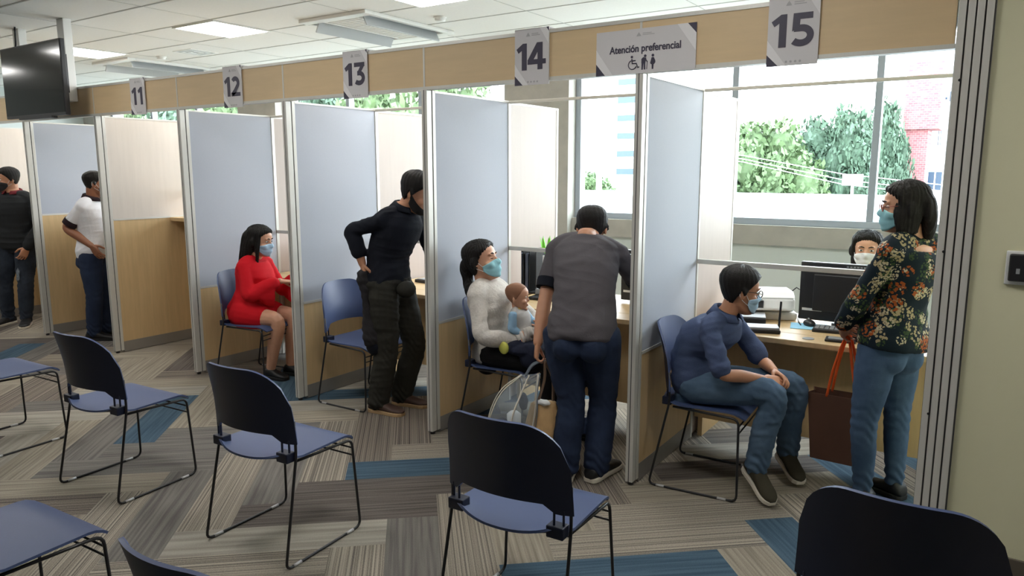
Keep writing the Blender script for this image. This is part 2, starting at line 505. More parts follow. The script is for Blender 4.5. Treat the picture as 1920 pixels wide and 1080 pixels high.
# ---- partitions between booths
for i in range(1, 9):
    X = XP[i]
    blue = i in (1, 2, 3, 4, 6, 8)
    zj = .70 if i <= 4 else 1.20
    between = '%s and %s' % (NUM[i], NUM[i - 1])
    lab = {1: 'grey-blue partition panel left of the boy, under the preferential sign', 2: 'grey-blue partition panel behind the mother holding a baby', 3: 'grey-blue partition panel behind the empty booth chair',
           4: 'grey-blue partition panel behind the seated woman in red', 5: 'cream and maple partition panel to the right of the man in the white polo', 6: 'grey-blue and maple partition panel behind the man in the white polo',
           7: 'cream and maple partition panel behind the man in the dark jacket', 8: 'farthest partition panel past the left edge'}[i]
    r = empty('booth_partition', (X, 0, 0), 0, lab, 'partition', 'partitions between the service booths')
    p = MB(); p.box((-.022, -.026, .02), (.018, .018, ZB)); p.box((-.020, .018, .02), (.016, .024, ZB), 1); p.box((-.022, .024, .02), (.020, .05, ZB))
    p.box((-.006, -.0275, .02), (-.001, -.02, ZB), 1)
    p.build('front_post', [MAT['alu'], MAT['alu_dark']], r, bevel=.002)
    p = MB(); p.tube([(-.002, 0, 0), (-.002, 0, .025)], .016, 12); p.build('foot', MAT['black_plastic'], r)
    p = MB(); p.box((-.018, .05, zj + .012), (.018, YG - .015, ZB - .012)); p.build('upper_panel', MAT['fabric_blue'] if blue else MAT['cream'], r)
    p = MB(); p.box((-.018, .05, .10), (.018, YG - .015, zj - .004)); p.build('lower_panel', MAT['maple'], r)
    p = MB(); p.box((-.020, .05, zj - .004), (.0205, YG - .015, zj + .012)); p.build('joint_rail', MAT['alu'], r)
    p = MB(); p.box((-.019, .05, .005), (.0195, YG - .015, .10)); p.build('skirting', MAT['skirt'], r)
    p = MB(); p.box((-.021, .05, ZB - .012), (.021, YG + .02, ZB)); p.build('top_rail', MAT['alu'], r)
    p = MB(); p.box((-.021, YG - .015, 0), (.021, YG + .02, ZB - .012)); p.box((-.0215, YG - .013, 0), (.0225, YG - .008, ZB - .012), 1)
    p.build('rear_post', [MAT['alu'], MAT['alu_dark']], r, bevel=.002)
    p = MB(); p.box((-.016, YG + .02, 1.07 if i == 2 else .02), (.016, 1.47, ZB - .02)); b = p.build('back_panel', MAT['cream_pale'], r)
    if i == 2: p = MB(); p.box((-.016, YG + .02, .02), (.016, YG + .16, 1.07)); p.build('lower_back_panel', MAT['cream_pale'], r)
    p = MB(); p.box((-.019, 1.47, 1.07 if i == 2 else 0), (.019, 1.495, ZB - .005)); p.box((-.019, YG + .02, ZB - .02), (.019, 1.47, ZB - .005)); p.build('edge_trim', MAT['alu'], b)

# ---- glass screens over the counters
for i in range(0, 8):
    x1, x0 = XP[i] - .023, XP[i + 1] + .025
    if i == 0: x1 = XP[0] - .003
    zr = 1.09 if i < 4 else 1.42
    h = (x1 - x0) / 2
    lab = {0: 'clear glass screen between the boy and the staff desk monitor', 1: 'clear glass screen in front of the bending man in grey', 2: 'clear glass screen ahead of the man in the black shirt',
           3: 'clear glass screen ahead of the seated woman in red', 4: 'clear glass screen hidden over the booth 11 counter', 5: 'clear glass screen over the counter by the white polo man', 6: 'clear glass screen by the man in the dark jacket', 7: 'farthest clear glass screen past the left edge'}[i]
    r = empty('glass_screen', ((x0 + x1) / 2, YG, zr), 0, lab, 'glass screen', 'glass screens over the counters')
    p = MB(); p.box((-h, -.012, 0), (h, .012, .028)); p.build('bottom_rail', MAT['alu'], r, bevel=.003)
    p = MB(); p.box((-h, -.012, ZB - zr - .018), (h, .012, ZB - zr)); p.build('top_rail', MAT['alu'], r, bevel=.003)
    p = MB(); p.box((-h, -.003, .02), (h, .003, ZB - zr - .01)); p.build('pane', MAT['glass'], r)

# ---- desks (booths 15 to 12) and high counters (booths 11 to 8)
for i in range(0, 8):
    x1, x0 = XP[i] - .024, XP[i + 1] + .024
    if i == 0: x1 = XP[0] + .06
    cx, h = (x0 + x1) / 2, (x1 - x0) / 2
    if i < 4:
        lab = {0: 'maple staff desk in front of the seated boy, with monitor and printer', 1: 'maple staff desk in front of the bending man in grey',
               2: 'maple staff desk in front of the man in the black shirt', 3: 'maple staff desk in front of the woman in red'}[i]
        r = empty('service_desk', (cx, 1.0, 0), 0, lab, 'desk', 'desks in the sitting booths')
        p = MB(); p.box((-h, -.385, .712), (h, -.205, .742)); p.box((-h + .021, -.205, .712), (h - .021, .42, .742)); p.build('desktop', MAT['maple'], r, bevel=.004)
        p = MB(); p.box((-h, -.13, .13), (h, -.105, .712)); p.build('modesty_panel', MAT['maple'], r)
        for s in (-1, 1):
            p = MB(); p.box((s * (h - .028) - .014, -.10, 0), (s * (h - .028) + .014, .38, .712)); p.build('side_panel', MAT['maple'], r)
    else:
        lab = {4: 'high maple counter of booth 11 with its end showing beside the post', 5: 'high maple counter in front of the white polo man', 6: 'high maple counter beside the man in the dark jacket', 7: 'high maple counter past the left edge'}[i]
        r = empty('service_counter', (cx, 1.0, 0), 0, lab, 'counter', 'high counters in the standing booths')
        p = MB(); p.box((-h, -.42, 1.165), (h, -.205, 1.20)); p.box((-h + .021, -.205, 1.165), (h - .021, .42, 1.20)); p.build('counter_top', MAT['maple'], r, bevel=.004)
        p = MB(); p.box((-h, -.20, .02), (h, -.178, 1.165)); p.build('front_panel', MAT['maple'], r)

# ---- ceiling fixtures
def ceiling_light(x, y, label, group=None):
    r = empty('ceiling_light', (x + .305, y + .305, ZC), 0, label, 'ceiling light', group)
    p = MB()
    for a in (-1, 1):
        p.box((a * .295 - .01, -.305, -.012), (a * .295 + .01, .305, 0)); p.box((-.285, a * .295 - .01, -.012), (.285, a * .295 + .01, 0))
    p.build('frame', MAT['white_paint'], r)
    p = MB(); p.box((-.286, -.286, -.009), (.286, .286, -.001)); p.build('diffuser', MAT['panel_light'], r)
    return r
ceiling_light(-6.43, .66, 'glowing square ceiling light panel above booth numbers 11 and 12', 'square ceiling light panels')
ceiling_light(-8.87, .66, 'glowing square ceiling light panel beside the television post', 'square ceiling light panels')
ceiling_light(-3.99, .66, 'glowing square ceiling light panel cut by the top edge of the photo', 'square ceiling light panels')
for x in (-11.31, -8.87, -6.43, -3.99, -1.55, .89):
    for y in (-1.78,):
        ceiling_light(x, y, 'square ceiling light panel over the waiting area, out of the picture', 'ceiling light panels over the waiting area')
ceiling_light(-1.55, .66, 'square ceiling light panel above the right booths, out of the picture', 'ceiling light panels over the waiting area')

MAT['flap'] = mat('grey_flap', srgb(186, 190, 192), .5)
def aircon(x, y, label):
    r = empty('air_conditioner', (x, y, ZC), 0, label, 'air conditioner', 'ceiling air conditioners')
    p = MB()
    w, l = .40, .58
    p.box((-w, -l, -.03), (w, -l + .10, 0)); p.box((-w, l - .10, -.03), (w, l, 0))
    p.box((-w, -l + .10, -.03), (-w + .05, l - .10, 0)); p.box((w - .05, -l + .10, -.03), (w, l - .10, 0))
    p.box((-.21, -l + .10, -.028), (-.19, l - .10, 0)); p.box((.19, -l + .10, -.028), (.21, l - .10, 0))
    p.build('cover', MAT['white_plastic'], r, bevel=.006)
    p = MB(); p.box((-.19, -l + .10, -.024), (.19, l - .10, 0))
    for k in range(18):
        yy = -l + .14 + k * (2 * l - .28) / 17
        p.box((-.18, yy - .003, -.027), (.18, yy + .003, -.022))
    p.build('grille', MAT['white_paint'], r)
    p = MB()
    for s in (-1, 1): p.box((s * .275 - .07, -l + .105, -.006), (s * .275 + .07, l - .105, 0))
    p.build('air_slot', MAT['grey_plastic'], r)
    for s in (-1, 1):
        a = math.radians(62) * s
        M4 = np.eye(4); c, sn = math.cos(a), math.sin(a)
        M4[:3, :3] = [[c, 0, sn], [0, 1, 0], [-sn, 0, c]]; M4[:3, 3] = (s * .285, 0, -.055)
        p = MB(); p.box((-.047, -l + .11, -.007), (.047, l - .11, .007), 0, M4)
        p.build('flap', MAT['flap'], r, bevel=.003)
aircon(-4.82, 1.66, 'white ceiling air conditioner with open flaps above booth 13')
aircon(-8.92, 1.98, 'white ceiling air conditioner with open flaps beside the television')
r = empty('ceiling_vent', (-7.55, 1.63, ZC), 0, 'small square white ceiling vent above booth 12', 'vent')
p = MB()
for k in range(3):
    a, b = .17 - k * .055, .145 - k * .055
    p.box((-a, -a, -.005 - k * .001), (a, -b, 0)); p.box((-a, b, -.005 - k * .001), (a, a, 0)); p.box((-a, -b, -.005 - k * .001), (-b, b, 0)); p.box((b, -b, -.005 - k * .001), (a, b, 0))
p.build('louvre', MAT['white_plastic'], r)
p = MB(); p.box((-.15, -.15, -.004), (.15, .15, 0)); p.build('duct_opening', MAT['grey_plastic'], r)
for x, y, lab in ((-4.124, 1.668, 'round white smoke detector right of the near air conditioner'), (-8.166, 1.596, 'round white smoke detector beside the small ceiling vent')):
    r = empty('smoke_detector', (x, y, ZC), 0, lab, 'smoke detector', 'smoke detectors on the ceiling')
    p = MB(); p.tube([(0, 0, 0), (0, 0, -.012)], .055, 20); p.build('mount', MAT['white_plastic'], r, bevel=.003)
    p = MB(); p.tube([(0, 0, -.012), (0, 0, -.03), (0, 0, -.036)], [.048, .044, .03], 20); p.build('sensor_dome', MAT['white_plastic'], r)

# ---- television hung from two ceiling posts
r = empty('television', (-7.1, -.20, ZC), 0, 'black flat television hanging from the ceiling at the left', 'television')
p = MB(); p.box((-.545, -.065, -.825), (.545, -.025, -.21)); p.box((-.40, -.025, -.76), (.40, .02, -.30)); p.build('casing', MAT['black_plastic'], r, bevel=.006)
p = MB(); p.box((-.535, -.0665, -.80), (.535, -.063, -.22)); p.build('screen', MAT['screen'], r)
p = MB(); p.box((-.30, -.068, -.84), (.30, -.02, -.822)); p.build('speaker_bar', MAT['black_plastic'], r)
for x in (-.60, .23):
    p = MB(); p.box((x - .055, .10, -.69), (x + .055, .17, 0)); p.build('ceiling_post', MAT['white_paint'], r, bevel=.004)
p = MB(); p.box((.16, .0, -.62), (.30, .10, -.30)); p.box((-.66, 0, -.62), (-.52, .10, -.30)); p.box((-.6, .02, -.50), (.26, .05, -.40)); p.build('wall_bracket', MAT['black_metal'], r)
p = MB(); p.tube([(-.50, .06, 0), (-.49, .05, -.15), (-.46, .02, -.30)], .008, 8); p.build('power_cable', MAT['black_plastic'], r)

# ---- wall switch on the green wall
r = empty('card_reader', (.075, 0, 1.27), 0, 'black card reader on a white plate on the green wall', 'card reader')
p = MB(); p.box((-.055, -.012, -.065), (.055, 0, .065)); p.build('back_plate', MAT['white_plastic'], r, bevel=.004)
p = MB(); p.box((-.044, -.034, -.05), (.044, -.012, .055)); p.build('reader_body', MAT['black_plastic'], r, bevel=.006)
p = MB(); p.box((-.02, -.0355, -.02), (-.008, -.034, .0)); p.build('indicator', MAT['grey_plastic'], r)

# ---- hanging cards on the header
def text_mesh(s, size, bold, name, m, parent, loc, squeeze=1.0, extrude=.0008):
    cu = bpy.data.curves.new(name, 'FONT')
    cu.body = s; cu.size = size; cu.align_x = 'CENTER'; cu.align_y = 'CENTER'
    cu.offset = bold; cu.extrude = extrude
    o = bpy.data.objects.new(name, cu); COL.objects.link(o)
    bpy.context.view_layer.update()
    me = bpy.data.meshes.new_from_object(o.evaluated_get(bpy.context.evaluated_depsgraph_get()))
    bpy.data.objects.remove(o)
    me.name = name
    # stand it up: local x stays, y -> z, facing -Y ; centre it
    co = np.empty(len(me.vertices) * 3); me.vertices.foreach_get('co', co); co = co.reshape(-1, 3)
    mid = (co.max(0) + co.min(0)) / 2
    co = co - mid
    me.vertices.foreach_set('co', np.stack([co[:, 0] * squeeze, -co[:, 2], co[:, 1]], 1).ravel().tolist())
    me.materials.clear(); me.materials.append(m)
    ob = bpy.data.objects.new(name, me); COL.objects.link(ob)
    ob.parent = parent; ob.location = loc
    return ob
SX, SZ, UY = V(1, 0, 0), V(0, 0, 1), V(0, -1, 0)
NUM_X = {'11': (-.048, .042), '12': (-.055, .036), '13': (-.055, .036), '14': (-.058, .030), '15': (-.055, .036)}
def ribbon(path, w, mb, o, S):
    P = np.array(path, float); N = len(P)
    L, R = [], []
    for i in range(N):
        d0 = unit(P[i] - P[i-1]) if i else unit(P[1] - P[0])
        d1 = unit(P[i+1] - P[i]) if i < N - 1 else d0
        t = unit(d0 + d1); nrm = V(-t[1], t[0])
        k = 1 / max(.4, nrm @ V(-d0[1], d0[0]))
        L.append(P[i] + nrm * w / 2 * k); R.append(P[i] - nrm * w / 2 * k)
    v = [o + V(a[0] * S, -.001, a[1] * S) for a in L + R]
    mb.add(v, [(i, N + i, N + i + 1, i + 1) for i in range(N - 1)])
def digit(ch, mb, o, S):
    """bold geometric numeral, baseline at o, cap height S (unit: 1 high)"""
    W = .225
    arc = lambda cx, cy, rx, ry, a0, a1, n=18: [(cx + rx * math.cos(math.radians(a)), cy + ry * math.sin(math.radians(a))) for a in np.linspace(a0, a1, n)]
    if ch == '1':
        mb.prism([(-.02, 0), (.21, 0), (.21, 1), (.03, 1), (-.26, .80), (-.17, .645), (-.02, .74)], o, SX * S, SZ * S, UY * .001)
    elif ch == '2':
        ribbon(arc(0, .665, .235, .222, 150, -38) + [(-.05, .27), (-.27, .095)], W, mb, o, S)
        mb.prism([(-.36, 0), (.37, 0), (.37, .19), (-.36, .19)], o, SX * S, SZ * S, UY * .001)
    elif ch == '3':
        mb.prism([(-.31, .81), (.34, .81), (.34, 1), (-.31, 1)], o, SX * S, SZ * S, UY * .001)
        mb.prism([(.34, .86), (.10, .86), (-.12, .56), (-.12, .50), (.06, .50)], o, SX * S, SZ * S, UY * .0009)
        ribbon([(-.12, .53)] + arc(.0, .315, .255, .215, 90, -90) + arc(-.0, .315, .30, .215, -92, -138, 8), .205, mb, o, S)
    elif ch == '4':
        mb.prism([(-.40, .20), (.42, .20), (.42, .385), (-.40, .385)], o, SX * S, SZ * S, UY * .001)
        mb.prism([(.05, 0), (.275, 0), (.275, 1.0), (.05, 1.0)], o, SX * S, SZ * S, UY * .0009)
        mb.prism([(-.40, .36), (-.14, .36), (.275, 1.0), (.02, 1.0)], o, SX * S, SZ * S, UY * .0008)
    elif ch == '5':
        mb.prism([(-.27, .81), (.31, .81), (.31, 1), (-.27, 1)], o, SX * S, SZ * S, UY * .001)
        mb.prism([(-.29, .46), (-.07, .56), (-.05, 1), (-.27, 1)], o, SX * S, SZ * S, UY * .0009)
        ribbon([(-.24, .545), (-.02, .545)] + arc(.0, .32, .26, .225, 90, -90) + arc(.0, .32, .31, .225, -92, -140, 8), .205, mb, o, S)
def number_card(x, n):
    w, z0, z1 = .105, 2.082, 2.366
    h = (z1 - z0) / 2
    r = empty('number_card', (x, -.034, (z0 + z1) / 2), 0, 'grey card with the number %s hung on the header board' % n, 'sign', 'booth number cards')
    p = MB(); p.box((-w, 0, -h), (w, .006, h)); p.box((-w, 0, h - .002), (w, .062, h + .001)); p.build('card', MAT['sign'], r)
    for nm, mt, poly in (('corner_print', 'sign_dark', [(-w, -h), (-w + .05, -h), (-w, -h + .05)]), ('corner_print', 'sign_dark', [(w, h), (w, h - .022), (w - .016, h)]),
                         ('stripe_print', 'sign_light', [(-w + .05, -h), (-w + .082, -h), (-w, -h + .11), (-w, -h + .05)]),
                         ('stripe_print', 'sign_light', [(w, h - .022), (w, h - .085), (w - .055, h), (w - .016, h)])):
        p = MB(); p.prism(poly, V(0, 0, 0), SX, SZ, UY * .0011); p.build(nm, MAT[mt], r)
    for ch, cx in zip(n, NUM_X[n]):
        p = MB(); digit(ch, p, V(cx, -.0005, -.066), .136); p.build('digit', MAT['sign_dark'], r)
    p = MB()
    for k in range(4): p.tube([(-.022 + k * .019, 0, -h + .016), (-.022 + k * .019, -.001, -h + .016)], .0052, 8)
    p.build('small_emblem', MAT['sign_mid'], r)
    p = MB(); p.prism([(-.012, 0), (.012, 0), (.008, .008), (0, .02), (-.008, .008)], V(-.022, 0, h - .038), SX, SZ, UY * .001)
    p.box((.0, -.001, h - .036), (.05, 0, h - .032)); p.box((.0, -.001, h - .028), (.04, 0, h - .024)); p.build('crest', MAT['sign_mid'], r)
for x, n in ((-.815, '15'), (-2.127, '14'), (-3.42, '13'), (-4.643, '12'), (-5.867, '11')):
    number_card(x, n)
# preferential attention sign with three pictograms
w, h = .255, .1035
r = empty('preferential_sign', (-1.495, -.030, 2.202), 0, 'wide grey sign reading Atención preferencial with three black pictograms', 'sign')
p = MB(); p.box((-w, 0, -h), (w, .004, h)); p.build('card', MAT['sign'], r)
for nm, mt, poly in (('corner_print', 'sign_dark', [(-w, -h), (-w + .05, -h), (-w, -h + .058)]), ('corner_print', 'sign_dark', [(w, h), (w, h - .046), (w - .042, h)]),
                     ('stripe_print', 'sign_light', [(-w + .05, -h), (-w + .09, -h), (-w, -h + .125), (-w, -h + .058)]),
                     ('stripe_print', 'sign_light', [(w, h - .046), (w, h - .125), (w - .092, h), (w - .042, h)])):
    p = MB(); p.prism(poly, V(0, 0, 0), SX, SZ, UY * .0011); p.build(nm, MAT[mt], r)
text_mesh('Atención preferencial', .047, .0012, 'lettering', MAT['sign_dark'], r, (.0, -.001, .008), .89)
p = MB(); p.prism([(-.012, 0), (.012, 0), (.008, .008), (0, .018), (-.008, .008)], V(-.03, 0, .068), SX, SZ, UY * .001)
p.box((-.01, -.001, .072), (.05, 0, .075)); p.box((-.01, -.001, .079), (.035, 0, .082)); p.build('crest', MAT['sign_mid'], r)
def flat(pts, rad, mb): mb.tube([V(a, -.001, b) for a, b in pts], rad, 6)
p = MB(); c = V(-.055, 0, -.056)
arc = [(c[0] - .004 + .021 * math.cos(t), c[2] - .006 + .021 * math.sin(t)) for t in np.linspace(1.9, 5.9, 18)]
flat(arc, .0024, p); p.tube([(c[0] - .008, 0, c[2] + .031), (c[0] - .008, -.002, c[2] + .031)], .006, 12)
flat([(c[0] - .008, c[2] + .022), (c[0] - .005, c[2] + .0), (c[0] + .016, c[2] + .0), (c[0] + .024, c[2] - .02), (c[0] + .031, c[2] - .017)], .003, p); flat([(c[0] - .006, c[2] + .013), (c[0] + .012, c[2] + .013)], .0025, p)
p.build('wheelchair_pictogram', MAT['sign_dark'], r)
p = MB(); c = V(.0, 0, -.056)
p.tube([(c[0] + .006, 0, c[2] + .031), (c[0] + .006, -.002, c[2] + .031)], .0065, 12)
p.prism([(-.013, -.002), (.007, -.002), (.012, .022), (-.004, .026), (-.013, .018)], c, SX, SZ, UY * .0015)
p.prism([(-.012, -.032), (-.005, -.032), (-.002, -.002), (-.012, -.002)], c, SX, SZ, UY * .0015); p.prism([(.001, -.032), (.008, -.032), (.007, -.002), (-.001, -.002)], c, SX, SZ, UY * .0015)
flat([(c[0] + .010, c[2] + .014), (c[0] + .018, c[2] + .002)], .0026, p); flat([(c[0] + .018, c[2] + .006), (c[0] + .015, c[2] - .031)], .0015, p)
p.build('elder_pictogram', MAT['sign_dark'], r)
p = MB(); c = V(.045, 0, -.056)
p.tube([(c[0], 0, c[2] + .031), (c[0], -.002, c[2] + .031)], .0065, 12)
p.prism([(-.006, .022), (.005, .022), (.013, .006), (.013, -.002), (.007, -.010), (-.008, -.010), (-.013, -.004)], c, SX, SZ, UY * .0015)
p.prism([(-.004, -.032), (.004, -.032), (.005, -.010), (-.005, -.010)], c, SX, SZ, UY * .0015)
p.build('pregnant_pictogram', MAT['sign_dark'], r)
# ------------------------------------------------------------------ chairs
def make_chair():
    r = empty('sled_chair', (0, 0, 0))
    # seat shell
    nu, nv = 21, 17
    P = np.zeros((nu, nv, 3))
    for a in range(nu):
        u = -1 + 2 * a / (nu - 1)
        for b in range(nv):
            v = b / (nv - 1)
            hw = .235 - .012 * v - .02 * max(0, (v - .88) / .12) ** 2 - .03 * max(0, (.10 - v) / .10) ** 2
            yr = -.165 - .055 * (1 - u * u)
            y = yr + (.242 - yr) * v
            z = .452 - .012 * (1 - u * u) * math.sin(math.pi * min(1, v * 1.1)) - .035 * max(0, (v - .82) / .18) ** 2
            z += .030 * abs(u) ** 3 * max(0, (.18 - v) / .18) ** 1.5
            P[a, b] = (u * hw, y, z)
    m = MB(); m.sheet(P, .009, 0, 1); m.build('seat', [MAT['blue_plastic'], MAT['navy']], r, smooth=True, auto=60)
    # back shell
    nu, nv = 29, 17
    P = np.zeros((nu, nv, 3))
    for a in range(nu):
        u = -1 + 2 * a / (nu - 1)
        k = max(0, (abs(u) - .45) / .55)
        zt = .850 - .012 * u * u - .155 * (1 - math.sqrt(max(0, 1 - min(1, k) ** 2.2)))
        zb = .520 + .034 * min(1, max(0, (.80 - abs(u)) / .16)) + .012 * (1 - u * u)
        for b in range(nv):
            v = b / (nv - 1)
            z = zb + (zt - zb) * v
            hw = .250 - .016 * max(0, (z - .52) / .33)
            y = -.130 - .052 * (z - .50) / .32 - .080 * (1 - u * u) + .012 * math.sin((z - .5) / .32 * math.pi)
            P[a, b] = (u * hw, y, z)
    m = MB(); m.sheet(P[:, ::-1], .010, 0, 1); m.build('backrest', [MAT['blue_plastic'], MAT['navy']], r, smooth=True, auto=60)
    # wire sled frame: one bent rod per side and two cross wires
    def bend(pts, rad=.035, n=5):
        out = [np.asarray(pts[0], float)]
        for i in range(1, len(pts) - 1):
            p0, p1, p2 = (np.asarray(q, float) for q in pts[i-1:i+2])
            d0, d1 = unit(p0 - p1), unit(p2 - p1)
            A, B = p1 + d0 * rad, p1 + d1 * rad
            for t in np.linspace(0, 1, n):
                out.append((1-t)**2 * A + 2*t*(1-t) * p1 + t*t * B)
        out.append(np.asarray(pts[-1], float))
        return out
    for s in (-1, 1):
        m = MB()
        m.tube(bend([(s*.242, -.138, .62), (s*.240, -.132, .47), (s*.254, -.228, .0065), (s*.245, .228, .0065), (s*.222, .214, .425), (s*.222, -.12, .437)]), .0062, 8)
        m.build('side_frame', MAT['black_metal'], r, smooth=True)
    m = MB()
    m.tube([(-.225, .216, .350), (.225, .216, .350)], .004, 8); m.tube([(-.224, .215, .385), (.224, .215, .385)], .004, 8)
    m.build('cross_wire', MAT['black_metal'], r, smooth=True)
    for s in (-1, 1):
        m = MB()
        x0, x1 = sorted((s*.168, s*.232))
        m.box((x0, -.176, .444), (x1, -.128, .486)); m.box((s*.192 - .004, -.166, .48), (s*.192 + .004, -.156, .54)); m.box((s*.222 - .004, -.156, .48), (s*.222 + .004, -.146, .54))
        m.build('back_bracket', MAT['navy'], r, bevel=.012)
        for y in (-.165, .155):
            m = MB(); m.tube([(s*(.252 if y < 0 else .247), y - .022, .0068), (s*(.252 if y < 0 else .247), y + .022, .0068)], .0075, 8); m.build('glide', MAT['chrome'], r, smooth=True)
    return r
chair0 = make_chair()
CHAIRS = [  # x, y, turn, label
    (-2.60, -1.37, 3, 'third navy sled chair from the left in the waiting row, seen from behind'),
    (-3.78, -1.44, 4, 'second navy sled chair from the left in the waiting row, back fully in view'),
    (-1.34, -1.285, 2, 'fourth navy sled chair of the waiting row, in front of the bending man in grey'),
    (-.15, -1.225, -1, 'navy sled chair nearest the green wall, only its backrest showing'),
    (-4.96, -1.55, 3, 'navy sled chair at the left end of the waiting row, backrest unseen'),
    (-2.64, -2.47, 3, 'navy sled chair in the bottom left corner, only its big seat showing'),
    (-1.42, -2.38, 2, 'navy sled chair whose backrest tip pokes up at the bottom edge'),
    (-1.225, .315, -87, 'navy sled chair under the seated boy'),
    (-2.53, .335, -84, 'navy sled chair under the mother holding a baby'),
    (-3.735, .285, -89, 'empty navy sled chair behind the man in the black shirt'),
    (-4.89, .255, -76, 'navy sled chair under the woman in the red dress'),
]
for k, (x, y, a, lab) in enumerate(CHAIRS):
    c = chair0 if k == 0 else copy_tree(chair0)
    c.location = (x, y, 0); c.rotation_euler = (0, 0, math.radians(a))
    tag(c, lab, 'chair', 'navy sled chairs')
# ------------------------------------------------------------------ outside the windows
MAT['leaf_a'] = mat('pale_green_leaves', srgb(78, 98, 62), .7, noise=(1.2, .3))
MAT['leaf_b'] = mat('blue_green_leaves', srgb(64, 86, 68), .7, noise=(1.2, .3))
MAT['bark'] = mat('bark', srgb(96, 84, 74), .9)
MAT['white_building'] = mat('white_render', srgb(226, 228, 232), .8)
MAT['ground_out'] = mat('outdoor_ground', srgb(150, 150, 140), .9, noise=(.3, .15))
MAT['window_blue'] = mat('blue_window_glass', srgb(46, 66, 86), .3)
def brick_mat():
    m = bpy.data.materials.new('pink_brick'); m.use_nodes = True
    nt = m.node_tree; p = nt.nodes['Principled BSDF']; p.inputs['Roughness'].default_value = .9
    tc = nt.nodes.new('ShaderNodeTexCoord'); mp = nt.nodes.new('ShaderNodeMapping')
    mp.inputs['Rotation'].default_value = (math.pi / 2, 0, 0)
    b = nt.nodes.new('ShaderNodeTexBrick')
    b.inputs['Color1'].default_value = (*srgb(142, 92, 94), 1); b.inputs['Color2'].default_value = (*srgb(126, 74, 80), 1); b.inputs['Mortar'].default_value = (*srgb(160, 120, 118), 1)
    b.inputs['Scale'].default_value = 2.4
    nt.links.new(tc.outputs['Object'], mp.inputs[0]); nt.links.new(mp.outputs[0], b.inputs['Vector']); nt.links.new(b.outputs['Color'], p.inputs['Base Color'])
    return m
MAT['brick'] = brick_mat()
GZ = -4.5
m = MB(); m.box((-160, 3.6, GZ - .5), (60, 200, GZ)); struct(m.build('ground', MAT['ground_out']))

def crown_mesh(seed, m1):
    r = np.random.default_rng(seed)
    mb = MB()
    blobs = []
    for k in range(34):
        th, ph = r.uniform(0, 2 * math.pi), r.uniform(-.5, 1.0)
        d = r.uniform(.45, 1.0)
        blobs.append((V(math.cos(th) * 2.3 * d * math.cos(ph * 1.3), math.sin(th) * 2.3 * d * math.cos(ph * 1.3), 3.2 + 2.4 * ph), r.uniform(.6, 1.15)))
    n = 9500
    vs, fs = [], []
    for i in range(n):
        c, R = blobs[r.integers(len(blobs))]
        d = unit(r.normal(size=3)); p = c + d * R * r.uniform(.72, 1.05)
        a = unit(r.normal(size=3)); b = unit(np.cross(a, d + r.normal(size=3) * .6))
        s = r.uniform(.08, .19)
        k = len(vs)
        vs += [p - a * s, p + b * s * .6, p + a * s, p - b * s * .6]
        fs.append((k, k + 1, k + 2, k + 3))
    mb.add(vs, fs)
    for c, R in blobs: mb.ellipsoid(c, (R * .62, R * .62, R * .62), None, 10, 7)
    return mb
def make_tree(seed, mm):
    r = empty('leafy_tree', (0, 0, GZ))
    crown_mesh(seed, mm).build('crown', mm, r)
    p = MB(); p.tube([(0, 0, 0), (.1, .05, 1.4), (0, .1, 3.4)], [.28, .2, .12], 10); p.tube([(.08, .05, 1.6), (.8, .2, 3.1)], [.14, .07], 8); p.tube([(.05, .05, 1.5), (-.7, -.3, 3.0)], [.13, .07], 8)
    p.build('trunk', MAT['bark'], r, smooth=True)
    return r
TA, TB = make_tree(3, MAT['leaf_a']), make_tree(5, MAT['leaf_b'])
TREES = [(-11.4, 33, 1.0, 1.36, 0, 'leafy tree nearest the partition in the right window'), (-9.0, 30, 1.0, 1.32, 0, 'broad pale green tree in the middle of the right window'),
         (-7.5, 34, .85, 1.32, 1, 'leafy tree left of the window mullion, lower than its neighbour'), (-6.0, 33, .66, 1.38, 1, 'tallest bluish tree just left of the window mullion'),
         (-5.15, 37, .52, 1.48, 1, 'bluish tree between the window mullion and the brick tower'),
         (-13.2, 13.2, .8, 1.42, 0, 'leafy tree seen over the partition of booth 13, right half'), (-16.6, 14.0, .8, 1.42, 0, 'leafy tree seen over the partition of booth 13, beside the number card'),
         (-20.0, 14.6, .8, 1.44, 1, 'leafy tree seen between the number 13 card and booth 12'), (-23.4, 13.2, .8, 1.42, 0, 'leafy tree seen to the right of the number 12 card'),
         (-27.0, 13.4, .8, 1.42, 1, 'leafy tree seen to the right of the number 11 card'), (-31.0, 14.0, .8, 1.45, 0, 'leafy tree far left beyond booth 11'),
         (-26.5, 47, .8, .95, 0, 'small green tree in front of the far banded building')]
first = {}
for x, y, s, sz, k, lab in TREES:
    o = (TA, TB)[k] if k not in first else copy_tree((TA, TB)[k])
    first[k] = 1
    o.location = (x, y, GZ); o.scale = (s, s, sz); o.rotation_euler = (0, 0, (x * 7.3) % 6.28)
    tag(o, lab, 'tree', 'trees outside the windows')
# white garden wall / low roof
r = empty('boundary_wall', (-6, 18, GZ), 0, 'long low white wall below the trees outside the right window', 'wall')
p = MB(); p.box((-14, 0, 0), (10, .4, 5.35)); p.build('wall_body', MAT['white_building'], r)
p = MB(); p.box((-14.1, -.1, 5.35), (10.1, .5, 5.48)); p.build('coping', MAT['white_building'], r)
